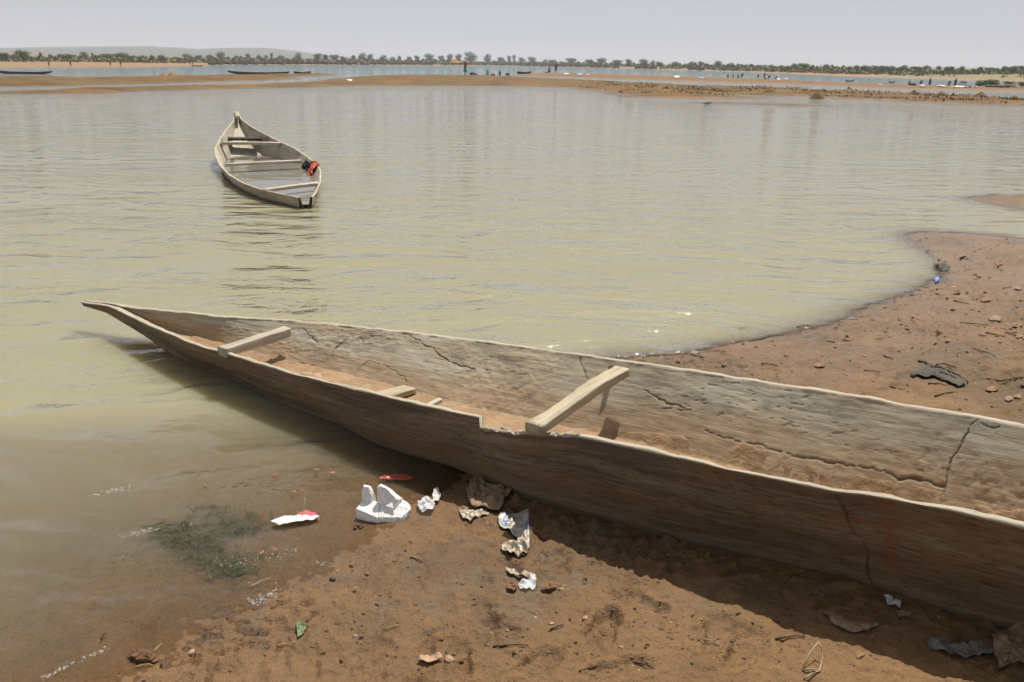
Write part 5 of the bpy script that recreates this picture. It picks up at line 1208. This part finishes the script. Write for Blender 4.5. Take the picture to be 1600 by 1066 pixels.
person(1212, 123.5, 4.5, 'squat', 'dark', 'dark', 'dark crouching figure beside the spread washing')
person(1420, 133.5, 4.5, 'squat', 'green', 'dark', 'crouching figure at the left of the group at right')
person(1438, 134, 7, 'bend', 'dark', 'blue', 'bending dark figure on the strip at right')
person(1452, 134.5, 7, 'stand', 'blue', 'dark', 'figure in blue standing on the strip at right')
person(1482, 135, 6.5, 'bend', 'dark', 'blue', 'bending figure left of the tall dark one')
person(1492, 135, 11, 'stand', 'dark', 'dark', 'tall dark figure standing near the dark stall at right')
for px, lb in ((77, 'tiny dark figure on the far left beach, first from the left'), (111, 'tiny dark figure on the far left beach, alone'), (173, 'tiny crouching figure at the edge of the far left beach'), (189, 'tiny pair figure at the middle of the far left beach'), (298, 'tiny figure standing by the tiny canoe'), (302, 'tiny figure standing in the tiny canoe')):
    b_ = far_point(px, 3); p_ = proj(b_.x, b_.y, b_.z); o = person(px, 103, 4.2, 'stand', 'dark', 'brown', lb); o.location = b_
# dark stall / shelter at the right
sb_ = G(1503, 136); sb_.z = Z(sb_.x, sb_.y); o = thing('stall', 'dark thatched stall on thin posts beside the tall figure at right', 'stall', sb_); hh_ = 9 * sb_.y / F; ww_ = 10 * sb_.y / F
for sx in (-.35, .35):
    for sy in (-.35, .35): stick('post', [Vector((sx * ww_, sy * ww_, -.1)), Vector((sx * ww_, sy * ww_, hh_ * .8))], .05, TWIG, o)
bm = bmesh.new(); bmesh.ops.create_cone(bm, cap_ends=True, segments=10, radius1=ww_ * .55, radius2=ww_ * .2, depth=hh_ * .25, matrix=Matrix.Translation((0, 0, hh_ * .88)))
for v in bm.verts: v.co += Vector((random.uniform(-1, 1), random.uniform(-1, 1), random.uniform(-1, 1))) * .06
me = bpy.data.meshes.new('thatch_roof'); bm.to_mesh(me); bm.free(); me.materials.append(TWIG); link('thatch_roof', me, o)
# bundles by the washers
for k_, (x_, y_, s_) in enumerate([(738, 117, .45), (743, 117, .35), (770, 118, .4), (793, 117.5, .45), (853, 114, .35), (1196, 124, .3), (1426, 134.5, .35), (1512, 137.5, .4)]):
    o = pebble(x_, y_, s_ * .8, [CLO['dark'], CLO['blue'], CLO['red']][k_ % 3], 'laundry_bundle', 'dark bundle of washing on the water edge near the people', 'bundle', .7); o['group'] = 'bundles of washing near the people'

# ================================================================== HAZE
HAZE = bpy.data.materials.new('haze'); HAZE.use_nodes = True; t_ = HAZE.node_tree; t_.nodes.clear()
pv = t_.nodes.new('ShaderNodeVolumePrincipled'); pv.inputs['Color'].default_value = (.80, .82, .90, 1); pv.inputs['Density'].default_value = .00034; pv.inputs['Anisotropy'].default_value = 0.0
mo = t_.nodes.new('ShaderNodeOutputMaterial'); t_.links.new(pv.outputs[0], mo.inputs['Volume'])
bm = bmesh.new(); bmesh.ops.create_cube(bm, size=1, matrix=Matrix.Translation((0, 0, 24)) @ Matrix.Diagonal((6600, 6600, 52, 1)))
me = bpy.data.meshes.new('haze'); bm.to_mesh(me); bm.free(); me.materials.append(HAZE)
tag(link('haze', me), 'thin dusty haze over the river', 'haze', kind='stuff')
